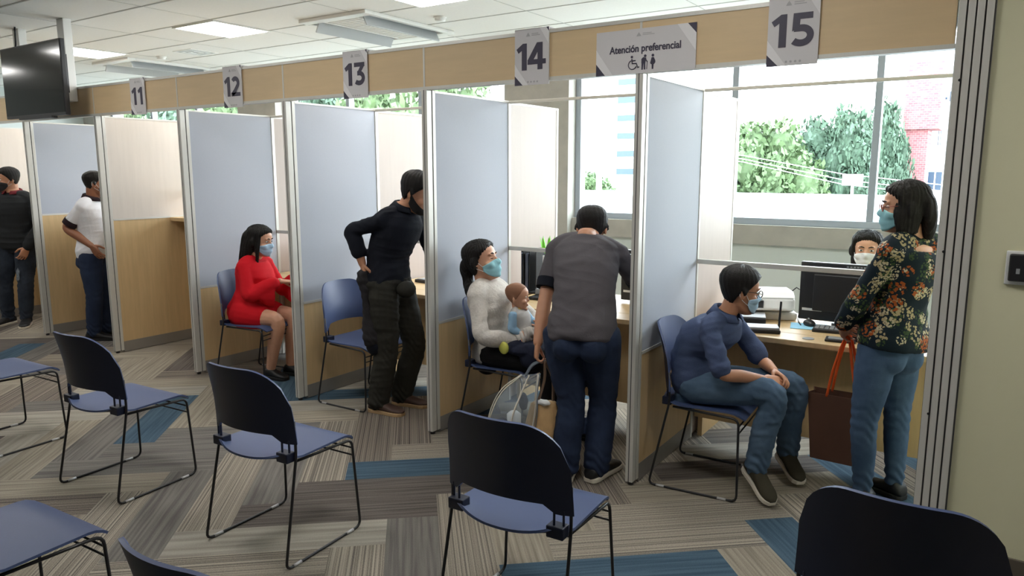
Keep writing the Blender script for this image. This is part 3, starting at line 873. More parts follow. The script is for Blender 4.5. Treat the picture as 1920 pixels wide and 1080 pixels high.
# brick tower and white block at the right
r = empty('brick_tower', (-3.85, 39, GZ), 0, 'pink brick tower beside the white block outside the right window', 'tower')
p = MB(); p.box((-.62, -1, 0), (.42, 1, 8.6)); p.build('lower_shaft', MAT['brick'], r)
p = MB(); p.box((-.68, -1.2, 8.1), (.86, 1.2, 11.3)); p.build('upper_shaft', MAT['brick'], r)
r = empty('apartment_block', (-1.95, 41, GZ), 0, 'white apartment block right of the pink brick tower', 'building')
p = MB(); p.box((-2.3, 0, 0), (4, 8, 12.6)); p.build('facade', MAT['white_building'], r)
for x, z, w, h in ((-1.55, 5.1, .62, .95), (-1.75, 7.4, .12, .9), (-1.25, 7.4, .12, .9), (-.9, 9.6, .4, .5), (-.2, 5.1, .62, .95), (-1.5, 9.7, .5, .12)):
    p = MB(); p.box((x, -.04, z), (x + w, .02, z + h)); wn = p.build('window', MAT['window_blue'], r)
    p = MB(); p.box((x + w / 2 - .03, -.06, z), (x + w / 2 + .03, -.04, z + h)); p.build('glazing_bar', MAT['white_building'], wn)
# distant banded building
r = empty('office_tower', (-57, 112, GZ), 0, 'far white office building with blue window bands behind booth 14', 'building')
p = MB(); p.box((-12, 0, 0), (12, 12, 26)); p.build('facade', MAT['white_building'], r)
for k in range(7):
    z = 5.4 + k * 2.95
    p = MB(); p.box((1.2, -.08, z), (8.5, .02, z + 1.0)); p.build('window_band', MAT['window_blue'], r)
# billboard and power lines
r = empty('billboard', (-4.4, 24, GZ), 0, 'small white billboard in front of the trees near the mullion', 'billboard')
p = MB(); p.box((-.32, -.04, 5.62), (.32, .04, 6.0)); p.build('board', MAT['white_building'], r)
p = MB(); p.tube([(0, .05, 0), (0, .05, 5.7)], .05, 8); p.build('pole', MAT['grey_plastic'], r)
r = empty('utility_pole', (-13, 22, GZ), 0, 'utility pole behind the cream panel whose thin lines cross in front of the trees', 'utility pole')
p = MB(); p.tube([(0, 0, 0), (0, 0, 8.2)], [.14, .10], 10); p.build('pole', MAT['grey_plastic'], r)
p = MB(); p.box((-.7, -.06, 7.2), (.7, .06, 7.32)); p.build('crossarm', MAT['grey_plastic'], r)
for k, (za, zb) in enumerate(((2.00, 1.34), (1.90, 1.20), (2.12, 1.52))):
    p = MB(); p.tube([V(0, 0, 7.3), V(5.5, 0, za - GZ), V(8.6, 0, zb - GZ), V(13, 0, zb - .5 - GZ)], .012, 6)
    p.build('power_line', MAT['white_building'], r)

# ------------------------------------------------------------------ things on the desks
DZ = .742
def monitor(x, y, rz, label, w=.56, h=.345):
    r = empty('computer_monitor', (x, y, DZ), rz, label, 'monitor', 'desk monitors')
    p = MB(); p.box((-w/2, -.02, .02), (w/2, .02, .02 + h)); p.box((-w*.36, -.035, .08), (w*.36, -.02, .02 + h*.8)); p.build('casing', MAT['black_plastic'], r, bevel=.006)
    p = MB(); p.box((-w/2 + .012, .02, .06), (w/2 - .012, .0215, .01 + h)); p.build('screen', MAT['screen'], r)
    p = MB(); p.tube([(0, 0, 0), (0, 0, .012)], .095, 24); p.tube([(0, -.03, .0), (0, -.03, .16)], .022, 12); p.build('stand', MAT['black_plastic'], r, smooth=True, auto=40)
    p = MB(); p.box((-w/2 + .02, -.0213, .075), (-w/2 + .13, -.02, .09)); p.build('label_strip', MAT['white_plastic'], r)
    p = MB()
    for k in range(8): p.box((-.03 + k * .018, -.0213, .000 + h), (-.018 + k * .018, -.02, .008 + h))
    p.build('lettering', MAT['grey_plastic'], r)
    return r
monitor(-.695, 1.16, .0, 'black monitor back on the desk behind the standing woman')
monitor(-1.86, 1.16, .0, 'black monitor glimpsed right of the bending man in grey')
# desk of booth 15
r = empty('document_camera', (-1.085, .745, DZ), .35, 'flat silver box with an upright arm on the right desk edge', 'document camera')
p = MB(); p.box((-.10, -.06, 0), (.10, .06, .022)); p.build('base', MAT['black_plastic'], r, bevel=.006)
p = MB(); p.box((-.095, -.056, .020), (.095, .056, .034)); p.build('top_plate', MAT['grey_plastic'], r, bevel=.004)
p = MB(); p.tube([(.098, .02, .02), (.104, .03, .17)], .006, 8); p.build('upright_arm', MAT['black_plastic'], r)
r = empty('paper_tray', (-1.24, .91, DZ), .30, 'low black tray under the white printer, behind the boy', 'tray')
p = MB(); p.box((-.13, -.09, 0), (.13, .09, .012)); p.box((-.13, -.09, .012), (.13, -.08, .05)); p.box((-.13, .08, .012), (.13, .09, .05)); p.build('body', MAT['black_plastic'], r, bevel=.004)
p = MB(); p.box((-.13, -.085, .05), (.13, .09, .058)); p.build('lid', MAT['grey_plastic'], r, bevel=.003)
r = empty('desktop_printer', (-1.20, 1.20, DZ), .45, 'white desktop printer on the right desk next to the boy', 'printer')
p = MB(); p.box((-.18, -.13, 0), (.18, .13, .05)); p.box((-.17, -.10, .05), (.17, .13, .13)); p.build('body', MAT['white_plastic'], r, bevel=.014)
p = MB(); p.prism([(-.10, .13), (.13, .13), (.13, .165), (-.04, .165)], V(-.17, 0, 0), V(0, 1, 0), SZ, V(.34, 0, 0)); p.build('scanner_lid', MAT['white_plastic'], r, bevel=.008)
p = MB(); p.prism([(-.20, .075), (-.10, .05), (-.10, .062), (-.20, .087)], V(-.14, 0, 0), V(0, 1, 0), SZ, V(.28, 0, 0)); p.build('output_tray', MAT['white_plastic'], r)
p = MB(); p.box((-.17, -.132, .055), (-.02, -.098, .12)); p.build('control_panel', MAT['black_plastic'], r, bevel=.004)
p = MB(); p.tube([(-1.00, 1.26, DZ + .006), (-.97, 1.28, DZ + .10), (-.99, 1.30, DZ + .16), (-1.03, 1.31, DZ + .18), (-1.06, 1.30, DZ + .15)], .004, 6); p.tube([(-1.00, 1.26, DZ + .006), (-.96, 1.10, DZ + .006), (-.93, 1.02, DZ + .006)], .004, 6)
tag(p.build('printer_cable', MAT['black_plastic'], None, True), 'thin dark cable looping up behind the white printer', 'cable')
r = empty('mouse_pad', (-.885, 1.02, DZ), .2, 'light blue mouse pad in front of the monitor', 'mouse pad')
p = MB(); p.box((-.10, -.085, 0), (.10, .085, .004)); p.build('pad_top', mat('light_blue_pad', srgb(150, 205, 235), .8), r, bevel=.002)
r = empty('computer_mouse', (-.89, 1.05, DZ + .004), .5, 'dark computer mouse on the light blue pad', 'mouse')
p = MB(); p.ellipsoid((0, 0, .012), (.032, .052, .022)); p.build('shell', MAT['black_plastic'], r, smooth=True)
p = MB(); p.tube([(-.004, .02, .033), (.004, .02, .033)], .007, 10); p.build('scroll_wheel', MAT['grey_plastic'], r)
r = empty('keyboard', (-.66, .975, DZ), .1, 'black keyboard below the monitor', 'keyboard')
p = MB(); p.box((-.19, -.065, 0), (.19, .065, .018)); p.build('base', MAT['black_plastic'], r, bevel=.004)
p = MB()
for a in range(14):
    for b in range(5): p.box((-.178 + a * .0256, -.055 + b * .022, .018), (-.178 + a * .0256 + .021, -.055 + b * .022 + .018, .024))
tag(p.build('key_field', MAT['grey_plastic'], r), kind='stuff')
r = empty('signature_pad', (-.665, .735, DZ), .1, 'flat dark signature pad near the front of the right desk', 'signature pad')
p = MB(); p.box((-.075, -.045, 0), (.075, .045, .014)); p.build('body', MAT['black_plastic'], r, bevel=.004)
p = MB(); p.box((-.06, -.03, .014), (.05, .03, .0155)); p.build('display', MAT['grey_plastic'], r)
r = empty('card_terminal', (-.585, .80, DZ), .1, 'upright black terminal box beside the standing woman', 'terminal')
p = MB(); p.box((-.045, -.04, 0), (.045, .04, .12)); p.build('body', MAT['black_plastic'], r, bevel=.006)
p = MB(); p.box((-.03, -.042, .06), (.03, -.04, .10)); p.build('display', MAT['screen'], r)
p = MB(); p.tube([(0, 0, 0), (0, 0, .003)], .03, 20); o = p.build('cable_grommet', MAT['grey_plastic']); o.location = (-.82, .70, DZ)
tag(o, 'round grey cable grommet in the right desk top', 'grommet')
# desk of booth 14
MAT['slate'] = mat('slate_folder', srgb(84, 92, 112), .5)
r = empty('paper_pile', (-1.74, .74, DZ), .2, 'sheets of white paper right of the bending man', 'paper')
for k in range(3):
    p = MB(); p.box((-.09 + .01 * k, -.06 + .02 * k, .002 * k), (.09 + .01 * k, .06 + .02 * k, .002 * k + .0015)); p.build('sheet', MAT['paper'], r)
r = empty('pen_tray', (-2.62, .98, DZ), .1, 'dark tray on the desk beyond the baby', 'tray')
p = MB(); p.box((-.12, -.09, 0), (.12, .09, .02)); p.build('base', MAT['black_plastic'], r, bevel=.004)
p = MB(); p.box((-.12, .03, .02), (.12, .09, .06)); p.build('rear_box', MAT['grey_plastic'], r, bevel=.004)
r = empty('file_organizer', (-2.93, 1.22, DZ), 0, 'black upright file organizer behind the baby', 'file organizer')
p = MB(); p.box((-.10, -.11, 0), (.16, .11, .012)); p.build('base', MAT['black_plastic'], r)
for k in range(5):
    p = MB(); p.box((-.10 + k * .055, -.11, .012), (-.094 + k * .055, .11, .31)); p.build('divider', MAT['black_plastic'], r)
for k in range(3):
    p = MB(); p.box((-.085 + k * .055, -.10, .014), (-.062 + k * .055, .10, .29)); p.build('folder', MAT['slate'], r)
r = empty('potted_sprout', (-2.655, 1.02, DZ), 0, 'bright green leaves showing above the screen rail by the bending man', 'plant')
p = MB(); p.tube([(0, 0, 0), (0, 0, .30)], [.03, .035], 14); p.build('vase', MAT['white_plastic'], r)
p = MB()
for k in range(7):
    a = k * .9; d = V(math.cos(a), math.sin(a), 0)
    p.add([d * .005 + V(0, 0, .29), d * .04 + V(-d[1] * .015, d[0] * .015, .36), d * .055 + V(0, 0, .44), d * .04 + V(d[1] * .015, -d[0] * .015, .36)], [(0, 1, 2, 3)])
p.build('leaves', mat('bright_leaf', srgb(130, 220, 60), .5), r)
# desk of booth 13
r = empty('notebook', (-3.30, .70, DZ), .15, 'open white notebook on the desk by the man in the black shirt', 'notebook')
p = MB(); p.box((-.10, -.07, 0), (.10, .07, .008)); p.build('pages', MAT['paper'], r, bevel=.002)
p = MB(); p.box((-.05, -.02, .008), (.03, .0, .0085)); p.build('printed_block', MAT['sign_mid'], r)
r = empty('keyboard', (-3.72, 1.10, DZ), -.1, 'dark keyboard on the desk past the man in the black shirt', 'keyboard')
p = MB(); p.box((-.20, -.07, 0), (.20, .07, .025)); p.build('base', MAT['black_plastic'], r, bevel=.004)
p = MB(); p.box((-.185, -.055, .025), (.185, .055, .03)); p.build('key_field', MAT['grey_plastic'], r)
# desk of booth 12
r = empty('acrylic_stand', (-4.93, .98, DZ), .2, 'clear upright stand on the desk before the woman in red', 'display stand')
p = MB(); p.prism([(0, 0), (.03, 0), (-.05, .26), (-.058, .26)], V(0, -.09, 0), V(1, 0, 0), SZ, V(0, .18, 0)); p.build('panel', MAT['glass'], r)
p = MB(); p.box((-.04, -.09, 0), (.07, .09, .006)); p.build('base', MAT['grey_plastic'], r)
r = empty('computer_tower', (-4.92, 1.25, DZ), .1, 'white box with a dark slot on the desk before the woman in red', 'computer')
p = MB(); p.box((-.09, -.15, 0), (.09, .15, .30)); p.build('body', MAT['cream'], r, bevel=.006)
p = MB(); p.box((-.03, -.152, .08), (.03, -.149, .18)); p.build('slot', MAT['black_plastic'], r)
# ------------------------------------------------------------------ people
def remesh(mb, voxel, smooth=3, lam=.5):
    """voxel-fuse the collected shapes into one continuous skin"""
    v, f = mb.arrays()
    me = bpy.data.meshes.new('tmp')
    me.from_pydata(v.tolist(), [], f); me.update()
    o = bpy.data.objects.new('tmp', me); COL.objects.link(o)
    md = o.modifiers.new('r', 'REMESH'); md.mode = 'VOXEL'; md.voxel_size = voxel
    ev = o.evaluated_get(bpy.context.evaluated_depsgraph_get())
    m2 = bpy.data.meshes.new_from_object(ev)
    bpy.data.objects.remove(o); bpy.data.meshes.remove(me)
    n = len(m2.vertices)
    co = np.empty(n * 3); m2.vertices.foreach_get('co', co); co = co.reshape(-1, 3)
    e = np.empty(len(m2.edges) * 2, int); m2.edges.foreach_get('vertices', e); e = e.reshape(-1, 2)
    F = [tuple(p.vertices) for p in m2.polygons]
    bpy.data.meshes.remove(m2)
    deg = np.bincount(e.ravel(), minlength=n).astype(float)[:, None]
    for _ in range(smooth):
        s = np.zeros_like(co)
        np.add.at(s, e[:, 0], co[e[:, 1]]); np.add.at(s, e[:, 1], co[e[:, 0]])
        co = co + lam * (s / np.maximum(deg, 1) - co)
    return co, F

def normals(co, F):
    n = np.zeros_like(co)
    q = np.array([f if len(f) == 4 else (f[0], f[1], f[2], f[2]) for f in F if len(f) in (3, 4)])
    a, b, c, d = co[q[:, 0]], co[q[:, 1]], co[q[:, 2]], co[q[:, 3]]
    fn = np.cross(c - a, d - b)
    for k in range(4): np.add.at(n, q[:, k], fn)
    return n / (np.linalg.norm(n, axis=1, keepdims=True) + 1e-12)

def folds(co, F, amp, freq=28.0, seed=0, stretch=(1, 1, 1.6)):
    """soft cloth folds along the surface normal"""
    r = np.random.default_rng(seed)
    p = co * np.array(stretch)
    w = np.zeros(len(co))
    warp = np.stack([np.sin(p @ r.normal(size=3) * 9 + r.uniform(0, 6)) for _ in range(3)], 1) * .06
    q = p + warp
    for k in range(7):
        d = unit(r.normal(size=3) * np.array([.7, .7, 1.3]))
        x = np.sin(q @ d * freq * r.uniform(.55, 1.9) + r.uniform(0, 6))
        w += (1 - 2 * np.abs(x) ** .7 if k % 2 else x) * r.uniform(.4, 1)
    m = np.sin(p @ unit(r.normal(size=3)) * 11 + r.uniform(0, 6)) * .35 + .75
    w = w / 2.6 * m
    return co + normals(co, F) * (amp * w)[:, None]

def make(name, co, F, m, parent, base, smooth=True):
    mb = MB(); mb.add(co - np.asarray(base), F)
    return mb.build(name, m, parent, smooth=smooth)

def bez(pts, n):
    """Catmull-Rom through points"""
    P = [np.asarray(p, float) for p in pts]
    P = [2 * P[0] - P[1]] + P + [2 * P[-1] - P[-2]]
    out = []
    seg = len(P) - 3
    for i in range(seg):
        for t in np.linspace(0, 1, n, endpoint=(i == seg - 1)):
            a, b, c, d = P[i:i+4]
            out.append(.5 * (2*b + (c-a)*t + (2*a-5*b+4*c-d)*t*t + (3*b-a-3*c+d)*t**3))
    return out

def capsule(mb, pts, rad, n=12, k=5):
    """limb: smooth line through the joints, tapering radii, rounded ends"""
    P = bez(pts, k)
    R = np.interp(np.linspace(0, 1, len(P)), np.linspace(0, 1, len(rad)), rad)
    d0, d1 = unit(P[0] - P[1]), unit(P[-1] - P[-2])
    pre = [P[0] + d0 * R[0] * math.sin(a) for a in (1.45, 1.0, .5)]
    prr = [R[0] * math.cos(a) for a in (1.45, 1.0, .5)]
    post = [P[-1] + d1 * R[-1] * math.sin(a) for a in (.5, 1.0, 1.45)]
    por = [R[-1] * math.cos(a) for a in (.5, 1.0, 1.45)]
    mb.tube(pre + P + post, prr + list(R) + por, n)

def oval(c, u, w, a, b, n=24, e=2.3):
    t = np.arange(n) * 2 * math.pi / n
    cs, sn = np.cos(t), np.sin(t)
    x = np.sign(cs) * np.abs(cs) ** (2 / e) * a
    y = np.sign(sn) * np.abs(sn) ** (2 / e) * b
    return c + np.outer(x, u) + np.outer(y, w)

class Frame:
    """head frame: origin, right, forward, up"""
    def __init__(s, o, fwd, up=(0, 0, 1), k=1.0):
        s.o = np.asarray(o, float); s.f = unit(fwd)
        s.r = unit(np.cross(s.f, up)); s.u = np.cross(s.r, s.f); s.k = k
        s.M = np.stack([s.r, s.f, s.u], 1)
    def __call__(s, x, y, z): return s.o + s.k * (s.M @ V(x, y, z))
    def pts(s, P): return s.o + s.k * (np.asarray(P) @ s.M.T)

HEAD = [(-.118, .060, .030, .014), (-.112, .078, .012, .030), (-.095, .088, -.012, .046), (-.070, .090, -.045, .057), (-.035, .089, -.066, .065),
        (0, .087, -.084, .070), (.03, .091, -.097, .0745), (.06, .088, -.100, .076), (.085, .072, -.090, .070), (.105, .042, -.062, .052), (.115, .012, -.034, .026)]
BABY = [(-.105, .055, .020, .020), (-.095, .075, .005, .040), (-.070, .084, -.020, .056), (-.040, .086, -.055, .066), (-.01, .086, -.085, .074),
        (.03, .094, -.105, .081), (.06, .090, -.108, .081), (.09, .070, -.095, .072), (.11, .040, -.065, .052), (.12, .01, -.03, .024)]
def head_shape(mb, H, baby=False):
    prof = BABY if baby else HEAD
    rings = [oval(H(0, (f + b) / 2, z), H.r * H.k, H.f * H.k, w, (f - b) / 2, 28, 2.15) for z, f, b, w in prof]
    mb.loft(rings)
    nz = .6 if baby else 1
    mb.tube([H(0, .082, .022), H(0, .096 if not baby else .088, -.004), H(0, .104 if not baby else .096, -.022), H(0, .094, -.034)], [r * H.k * (1 if not baby else .8) for r in (.007, .009, .0125, .008)], 10)
    for s in (-1, 1):
        mb.ellipsoid(H(s * .011 * nz, .092, -.028), V(.009, .010, .008) * H.k * nz, H.M, 10, 8)
        mb.ellipsoid(H(s * .079, -.014, -.006), V(.009, .019, .031) * H.k, H.M, 12, 10)        # ears
        mb.ellipsoid(H(s * .030, .080, .030), V(.026, .012, .008) * H.k * nz, H.M, 12, 8)       # brow
        mb.ellipsoid(H(s * .045, .060, -.028), V(.022, .026, .022) * H.k, H.M, 12, 8)      # cheeks
    mb.ellipsoid(H(0, .088, -.056), V(.022, .009, .0055) * H.k, H.M, 12, 8)
    mb.ellipsoid(H(0, .087, -.067), V(.019, .009, .006) * H.k, H.M, 12, 8)
    mb.ellipsoid(H(0, .078, -.100), V(.020, .014, .014) * H.k, H.M, 12, 8)

def head_parts(H, parent, base, hair, sk, eyes='open', tb=None, baby=False):
    for s in (-1, 1):
        if eyes == 'open':
            mb = MB(); mb.ellipsoid(H(s * .031, .0765, .010), V(.0140, .0100, .0062) * H.k, H.M, 14, 10); mb.v = [a - base for a in mb.v]
            e = mb.build('eye', MAT['eye_white'], parent, smooth=True)
            mb = MB(); mb.ellipsoid(H(s * .031, .0845, .010), V(.0056, .0030, .0058) * H.k, H.M, 12, 8); mb.v = [a - base for a in mb.v]
            mb.build('iris', MAT['iris'], e, smooth=True)
        else:
            mb = MB(); mb.tube([H(s * .018, .084, .006), H(s * .031, .0865, .003), H(s * .044, .080, .006)], .0022 * H.k, 6); mb.v = [a - base for a in mb.v]
            mb.build('eyelashes', hair, parent, smooth=True)
        if not baby:
            mb = MB(); mb.tube([H(s * .012, .091, .030), H(s * .030, .0915, .036), H(s * .050, .079, .031)], [.003 * H.k, .0042 * H.k, .002 * H.k], 6); mb.v = [a - base for a in mb.v]
            mb.build('eyebrow', hair, parent, smooth=True)

def local_tree(H, baby=False):
    """BVH of the bare head in head coordinates"""
    L = Frame((0, 0, 0), (0, 1, 0))
    mb = MB(); head_shape(mb, L, baby)
    co, F = remesh(mb, .005, 3)
    return BVHTree.FromPolygons([Vector(c) for c in co], F)
TREE = {}
def radius(tree, c, d):
    hit = tree.ray_cast(Vector(c) + Vector(d) * .3, -Vector(d))
    return (np.array(hit[0]) - c) if hit[0] is not None else np.asarray(d) * .08

HC = V(0, -.008, .012)
def hair_cap(H, style='short', thick=.012, seed=0, baby=False):
    key = 'b' if baby else 'a'
    if key not in TREE: TREE[key] = local_tree(H, baby)
    tree = TREE[key]
    nu, nv = 72, 44
    r = np.random.default_rng(seed)
    ph1, ph2 = r.uniform(0, 6), r.uniform(0, 6)
    verts, faces = [], []
    for j in range(nv + 1):
        th = math.pi * j / nv
        for i in range(nu):
            az = 2 * math.pi * i / nu                    # 0 = front
            d = V(math.sin(th) * math.sin(az), math.sin(th) * math.cos(az), math.cos(th))
            p = radius(tree, HC, d)
            R = np.linalg.norm(p)
            a = abs((az + math.pi) % (2 * math.pi) - math.pi) * 180 / math.pi
            z = HC[2] + p[2]
            if style == 'short':
                line = np.interp(a, [0, 35, 52, 66, 78, 88, 100, 112, 130, 180], [.074, .070, .052, .030, .004, -.016, .012, -.030, -.062, -.066])
                t = thick * (1.0 + .7 * max(0, d[2]) - .45 * max(0, -z / .07)) * (1 + .10 * math.sin(az * 23 + ph1 + 5 * th))
            elif style == 'receded':
                line = np.interp(a, [0, 35, 52, 66, 78, 88, 100, 112, 130, 180], [.086, .082, .060, .030, .004, -.012, .012, -.03, -.05, -.055]); t = thick
            elif style == 'long':
                line = np.interp(a, [0, 20, 45, 60, 75, 95, 180], [.080, .074, .058, .030, -.03, -.11, -.12])
                t = thick * (1.05 + .15 * math.sin(az * 17 + ph1))
            elif style == 'bun':
                line = np.interp(a, [0, 25, 50, 68, 82, 100, 118, 180], [.080, .072, .050, .024, -.018, -.055, -.070, -.075])
                t = thick * (1.0 + .12 * math.sin(th * 40 + ph2))
            elif style == 'beard':
                line = None; t = 0
            k = min(1, max(-1, (z - line) / .010))
            R2 = R + (t * k if k > 0 else .012 * k)
            verts.append(HC + d * R2)
    for j in range(nv):
        for i in range(nu):
            l = (i + 1) % nu
            faces.append((j*nu+i, (j+1)*nu+i, (j+1)*nu+l, j*nu+l))
    return H.pts(verts), faces

def face_patch(H, az0, az1, z0f, z1f, off, nu=22, nv=12, pleat=0.0):
    """grid lying over the face between heights z0f(az)..z1f(az)"""
    if 'a' not in TREE: TREE['a'] = local_tree(H)
    tree = TREE['a']
    P = np.zeros((nu, nv, 3))
    for i in range(nu):
        a = az0 + (az1 - az0) * i / (nu - 1); ar = math.radians(a)
        for j in range(nv):
            v = j / (nv - 1)
            z = z0f(a) + (z1f(a) - z0f(a)) * v
            c = V(0, -.008, z)
            d = V(math.sin(ar), math.cos(ar), 0)
            p = radius(tree, c, d)
            R = max(np.linalg.norm(p), .072)
            bulge = off + .010 * math.exp(-(a / 28) ** 2) * math.sin(math.pi * min(1, v * 1.05)) + pleat * (.5 + .5 * math.sin(v * 22))
            P[i, j] = c + d * (R + bulge)
    return H.pts(P.reshape(-1, 3)).reshape(P.shape)

def face_mask(H, parent, base, m, loops=True):
    P = face_patch(H, -62, 62, lambda a: -.108 + .05 * (abs(a) / 62) ** 2, lambda a: -.002 - .030 * (abs(a) / 62) ** 1.5, .005, pleat=.0022) - base
    mb = MB(); mb.sheet(P, .0025 * H.k); o = mb.build('face_mask', m, parent, smooth=True)
    if loops:
        for s in (-1, 1):
            i = 0 if s < 0 else -1
            a, b = P[i][-1], P[i][0]
            e1, e2 = H(s * .082, -.018, .026) - base, H(s * .084, -.030, -.004) - base
            mb = MB(); mb.tube(bez([a, e1, e2, H(s * .080, -.012, -.032) - base, b], 5), .0016 * H.k, 6)
            mb.build('ear_loop', MAT['loop'], o, smooth=True)
    return o

def glasses(H, parent, base, m):
    r = []
    for s in (-1, 1):
        c = H(s * .033, .100, .006)
        mb = MB(); t = np.linspace(0, 2 * math.pi, 25)[:-1]
        mb.tube([c + H.k * (H.r * .024 * math.cos(x) + H.u * .018 * math.sin(x)) - base for x in t], .0022 * H.k, 6, closed=True)
        mb.tube([H(s * .057, .098, .010) - base, H(s * .072, .070, .012) - base, H(s * .082, -.010, .014) - base, H(s * .084, -.030, .0) - base], .0020 * H.k, 6)
        if s > 0: mb.tube([H(-.010, .101, .008) - base, H(0, .104, .011) - base, H(.010, .101, .008) - base], .002 * H.k, 6)
        r.append(mb)
    a = MB()
    for mb in r:
        v, f = mb.arrays(); a.add(v, f)
    return a.build('glasses', m, parent, smooth=True)

def hand_mesh(wrist, d, palm, k=1.0, curl=.5, spread=.10, right=True, thumb=.5):
    """wrist point, finger direction, palm normal (where the palm looks); curl 0..1.6 rad per joint"""
    d = unit(d); palm = unit(palm - d * (d @ palm)); side = np.cross(d, palm) * (1 if right else -1)   # towards the thumb
    mb = MB()
    W = lambda x, y, z: np.asarray(wrist) + k * (side * x + d * y + palm * z)
    mb.loft([oval(W(0, -.02, 0), side, palm, .026*k, .019*k, 16), oval(W(0, .01, 0), side, palm, .030*k, .018*k, 16), oval(W(.001, .05, 0), side, palm, .040*k, .0155*k, 16, 2.6), oval(W(0, .085, .0), side, palm, .041*k, .0135*k, 16, 2.8), oval(W(0, .098, .0), side, palm, .037*k, .010*k, 16, 2.8)])
    mb.ellipsoid(W(.026, .035, .008), V(.016, .028, .014) * k, np.stack([side, d, palm], 1), 12, 8)
    for x, l, r in ((.030, .072, .0088), (.010, .080, .0092), (-.011, .074, .0088), (-.031, .058, .0078)):
        p = W(x, .088, .0); a = curl * .75; dirn = d * math.cos(a) + palm * math.sin(a); dirn = unit(dirn + side * spread * (x / .03))
        pts = [W(x, .070, -.001), p]; 
        for j, s in enumerate((.46, .30, .24)):
            p = p + dirn * l * k * s; pts.append(p)
            a += curl; dirn = unit(d * math.cos(a) + palm * math.sin(a) + side * spread * (x / .03) * .5)
        capsule(mb, pts, [r*k, r*k, r*.95*k, r*.85*k, r*.72*k], 10, 3)
    t0 = W(.028, .018, .006); dt = unit(side * .75 + d * .75 + palm * (.25 + thumb * .5))
    dt2 = unit(side * (.45 - thumb * .5) + d * .9 + palm * (.3 + thumb * .6))
    capsule(mb, [t0, t0 + dt * .036 * k, t0 + dt * .036 * k + dt2 * .030 * k, t0 + dt * .036 * k + dt2 * .054 * k], [.0125*k, .0112*k, .0102*k, .0082*k], 10, 3)
    return remesh(mb, .0032, 2)

def spine(J, up=0.0):
    """centre line, lateral and depth axes of the trunk, t 0 (hip joints) .. 1 (neck base)"""
    pv = np.asarray(J['pv'], float); nk = np.asarray(J['nk'], float)
    lh = unit(np.asarray(J['hr'], float) - J['hl']); ls = unit(np.asarray(J['sr'], float) - J['sl'])
    mid = J.get('mid')
    ch = (np.asarray(J['sr'], float) + J['sl']) / 2 * .35 + (pv * .25 + nk * .75) * .65
    pts = [pv] + ([np.asarray(mid, float)] if mid is not None else []) + [ch, nk]
    line = bez(pts, 14)
    L = np.cumsum([0] + [np.linalg.norm(b - a) for a, b in zip(line, line[1:])]); L /= L[-1]
    def at(t):
        tt = np.clip(t, 0, 1)
        c = V(*[np.interp(tt, L, [p[k] for p in line]) for k in range(3)])
        e = .03
        c1 = V(*[np.interp(min(1, tt + e), L, [p[k] for p in line]) for k in range(3)]); c0 = V(*[np.interp(max(0, tt - e), L, [p[k] for p in line]) for k in range(3)])
        ax = unit(c1 - c0)
        if t < 0: c = c + (line[0] - line[1]) / np.linalg.norm(line[0] - line[1]) * (-t) * .55
        if t > 1: c = c + unit(nk - pv) * (t - 1) * .55
        lat = unit(lh * (1 - tt) + ls * tt); lat = unit(lat - ax * (ax @ lat)); fw = np.cross(ax, lat)
        return c, lat, fw, ax
    return at

MALE = [(-.16, .080, .075, 0), (-.07, .150, .105, -.012), (.05, .168, .118, -.010), (.18, .160, .112, 0), (.34, .148, .104, .006), (.52, .156, .112, .008), (.70, .172, .120, .004), (.84, .172, .112, -.004), (.93, .140, .088, -.006), (1.0, .072, .066, 0), (1.08, .056, .058, .006)]
FEM = [(-.16, .085, .080, 0), (-.07, .165, .112, -.014), (.05, .172, .118, -.012), (.20, .150, .105, .004), (.36, .126, .094, .006), (.52, .134, .104, .012), (.68, .150, .124, .020), (.82, .150, .104, .004), (.93, .120, .080, -.004), (1.0, .062, .058, 0), (1.08, .048, .050, .006)]
def trunk(mb, J, S, off=0.0, t0=-.16, t1=1.08, prof=MALE, belly=0.0, flare=0.0):
    at = spine(J)
    T = [p[0] for p in prof]
    ts = [t0] + [p[0] for p in prof if t0 < p[0] < t1] + [t1]
    rings = []
    for t in ts:
        c, lat, fw, ax = at(t)
        a = np.interp(t, T, [p[1] for p in prof]) * S + off; b = np.interp(t, T, [p[2] for p in prof]) * S + off; y = np.interp(t, T, [p[3] for p in prof]) * S
        bl = belly * math.exp(-((t - .28) / .22) ** 2)
        fl = flare * max(0, 1 - (t - t0) / .25)
        rings.append(oval(c + fw * (y + bl * .6), lat, fw, a + fl + bl * .3, b + fl + bl * .6, 28, 2.4))
    mb.loft(rings)

def limb(mb, a, b, c, rad, n=14, k=6):
    capsule(mb, [a, (np.asarray(a) * .5 + np.asarray(b) * .5), b, (np.asarray(b) * .5 + np.asarray(c) * .5), c], rad, n, k)

def shoulder(mb, J, s, S, off):
    sh = np.asarray(J['s' + s], float); nk = np.asarray(J['nk'], float); at = spine(J); c = at(.80)[0]
    capsule(mb, [nk * .7 + c * .3, nk * .35 + sh * .65 + V(0, 0, .012), sh], [.054 * S + off, .050 * S + off, .049 * S + off], 12, 4)
    capsule(mb, [c, c * .35 + sh * .65 - V(0, 0, .015), sh], [.085 * S + off, .062 * S + off, .048 * S + off], 12, 4)

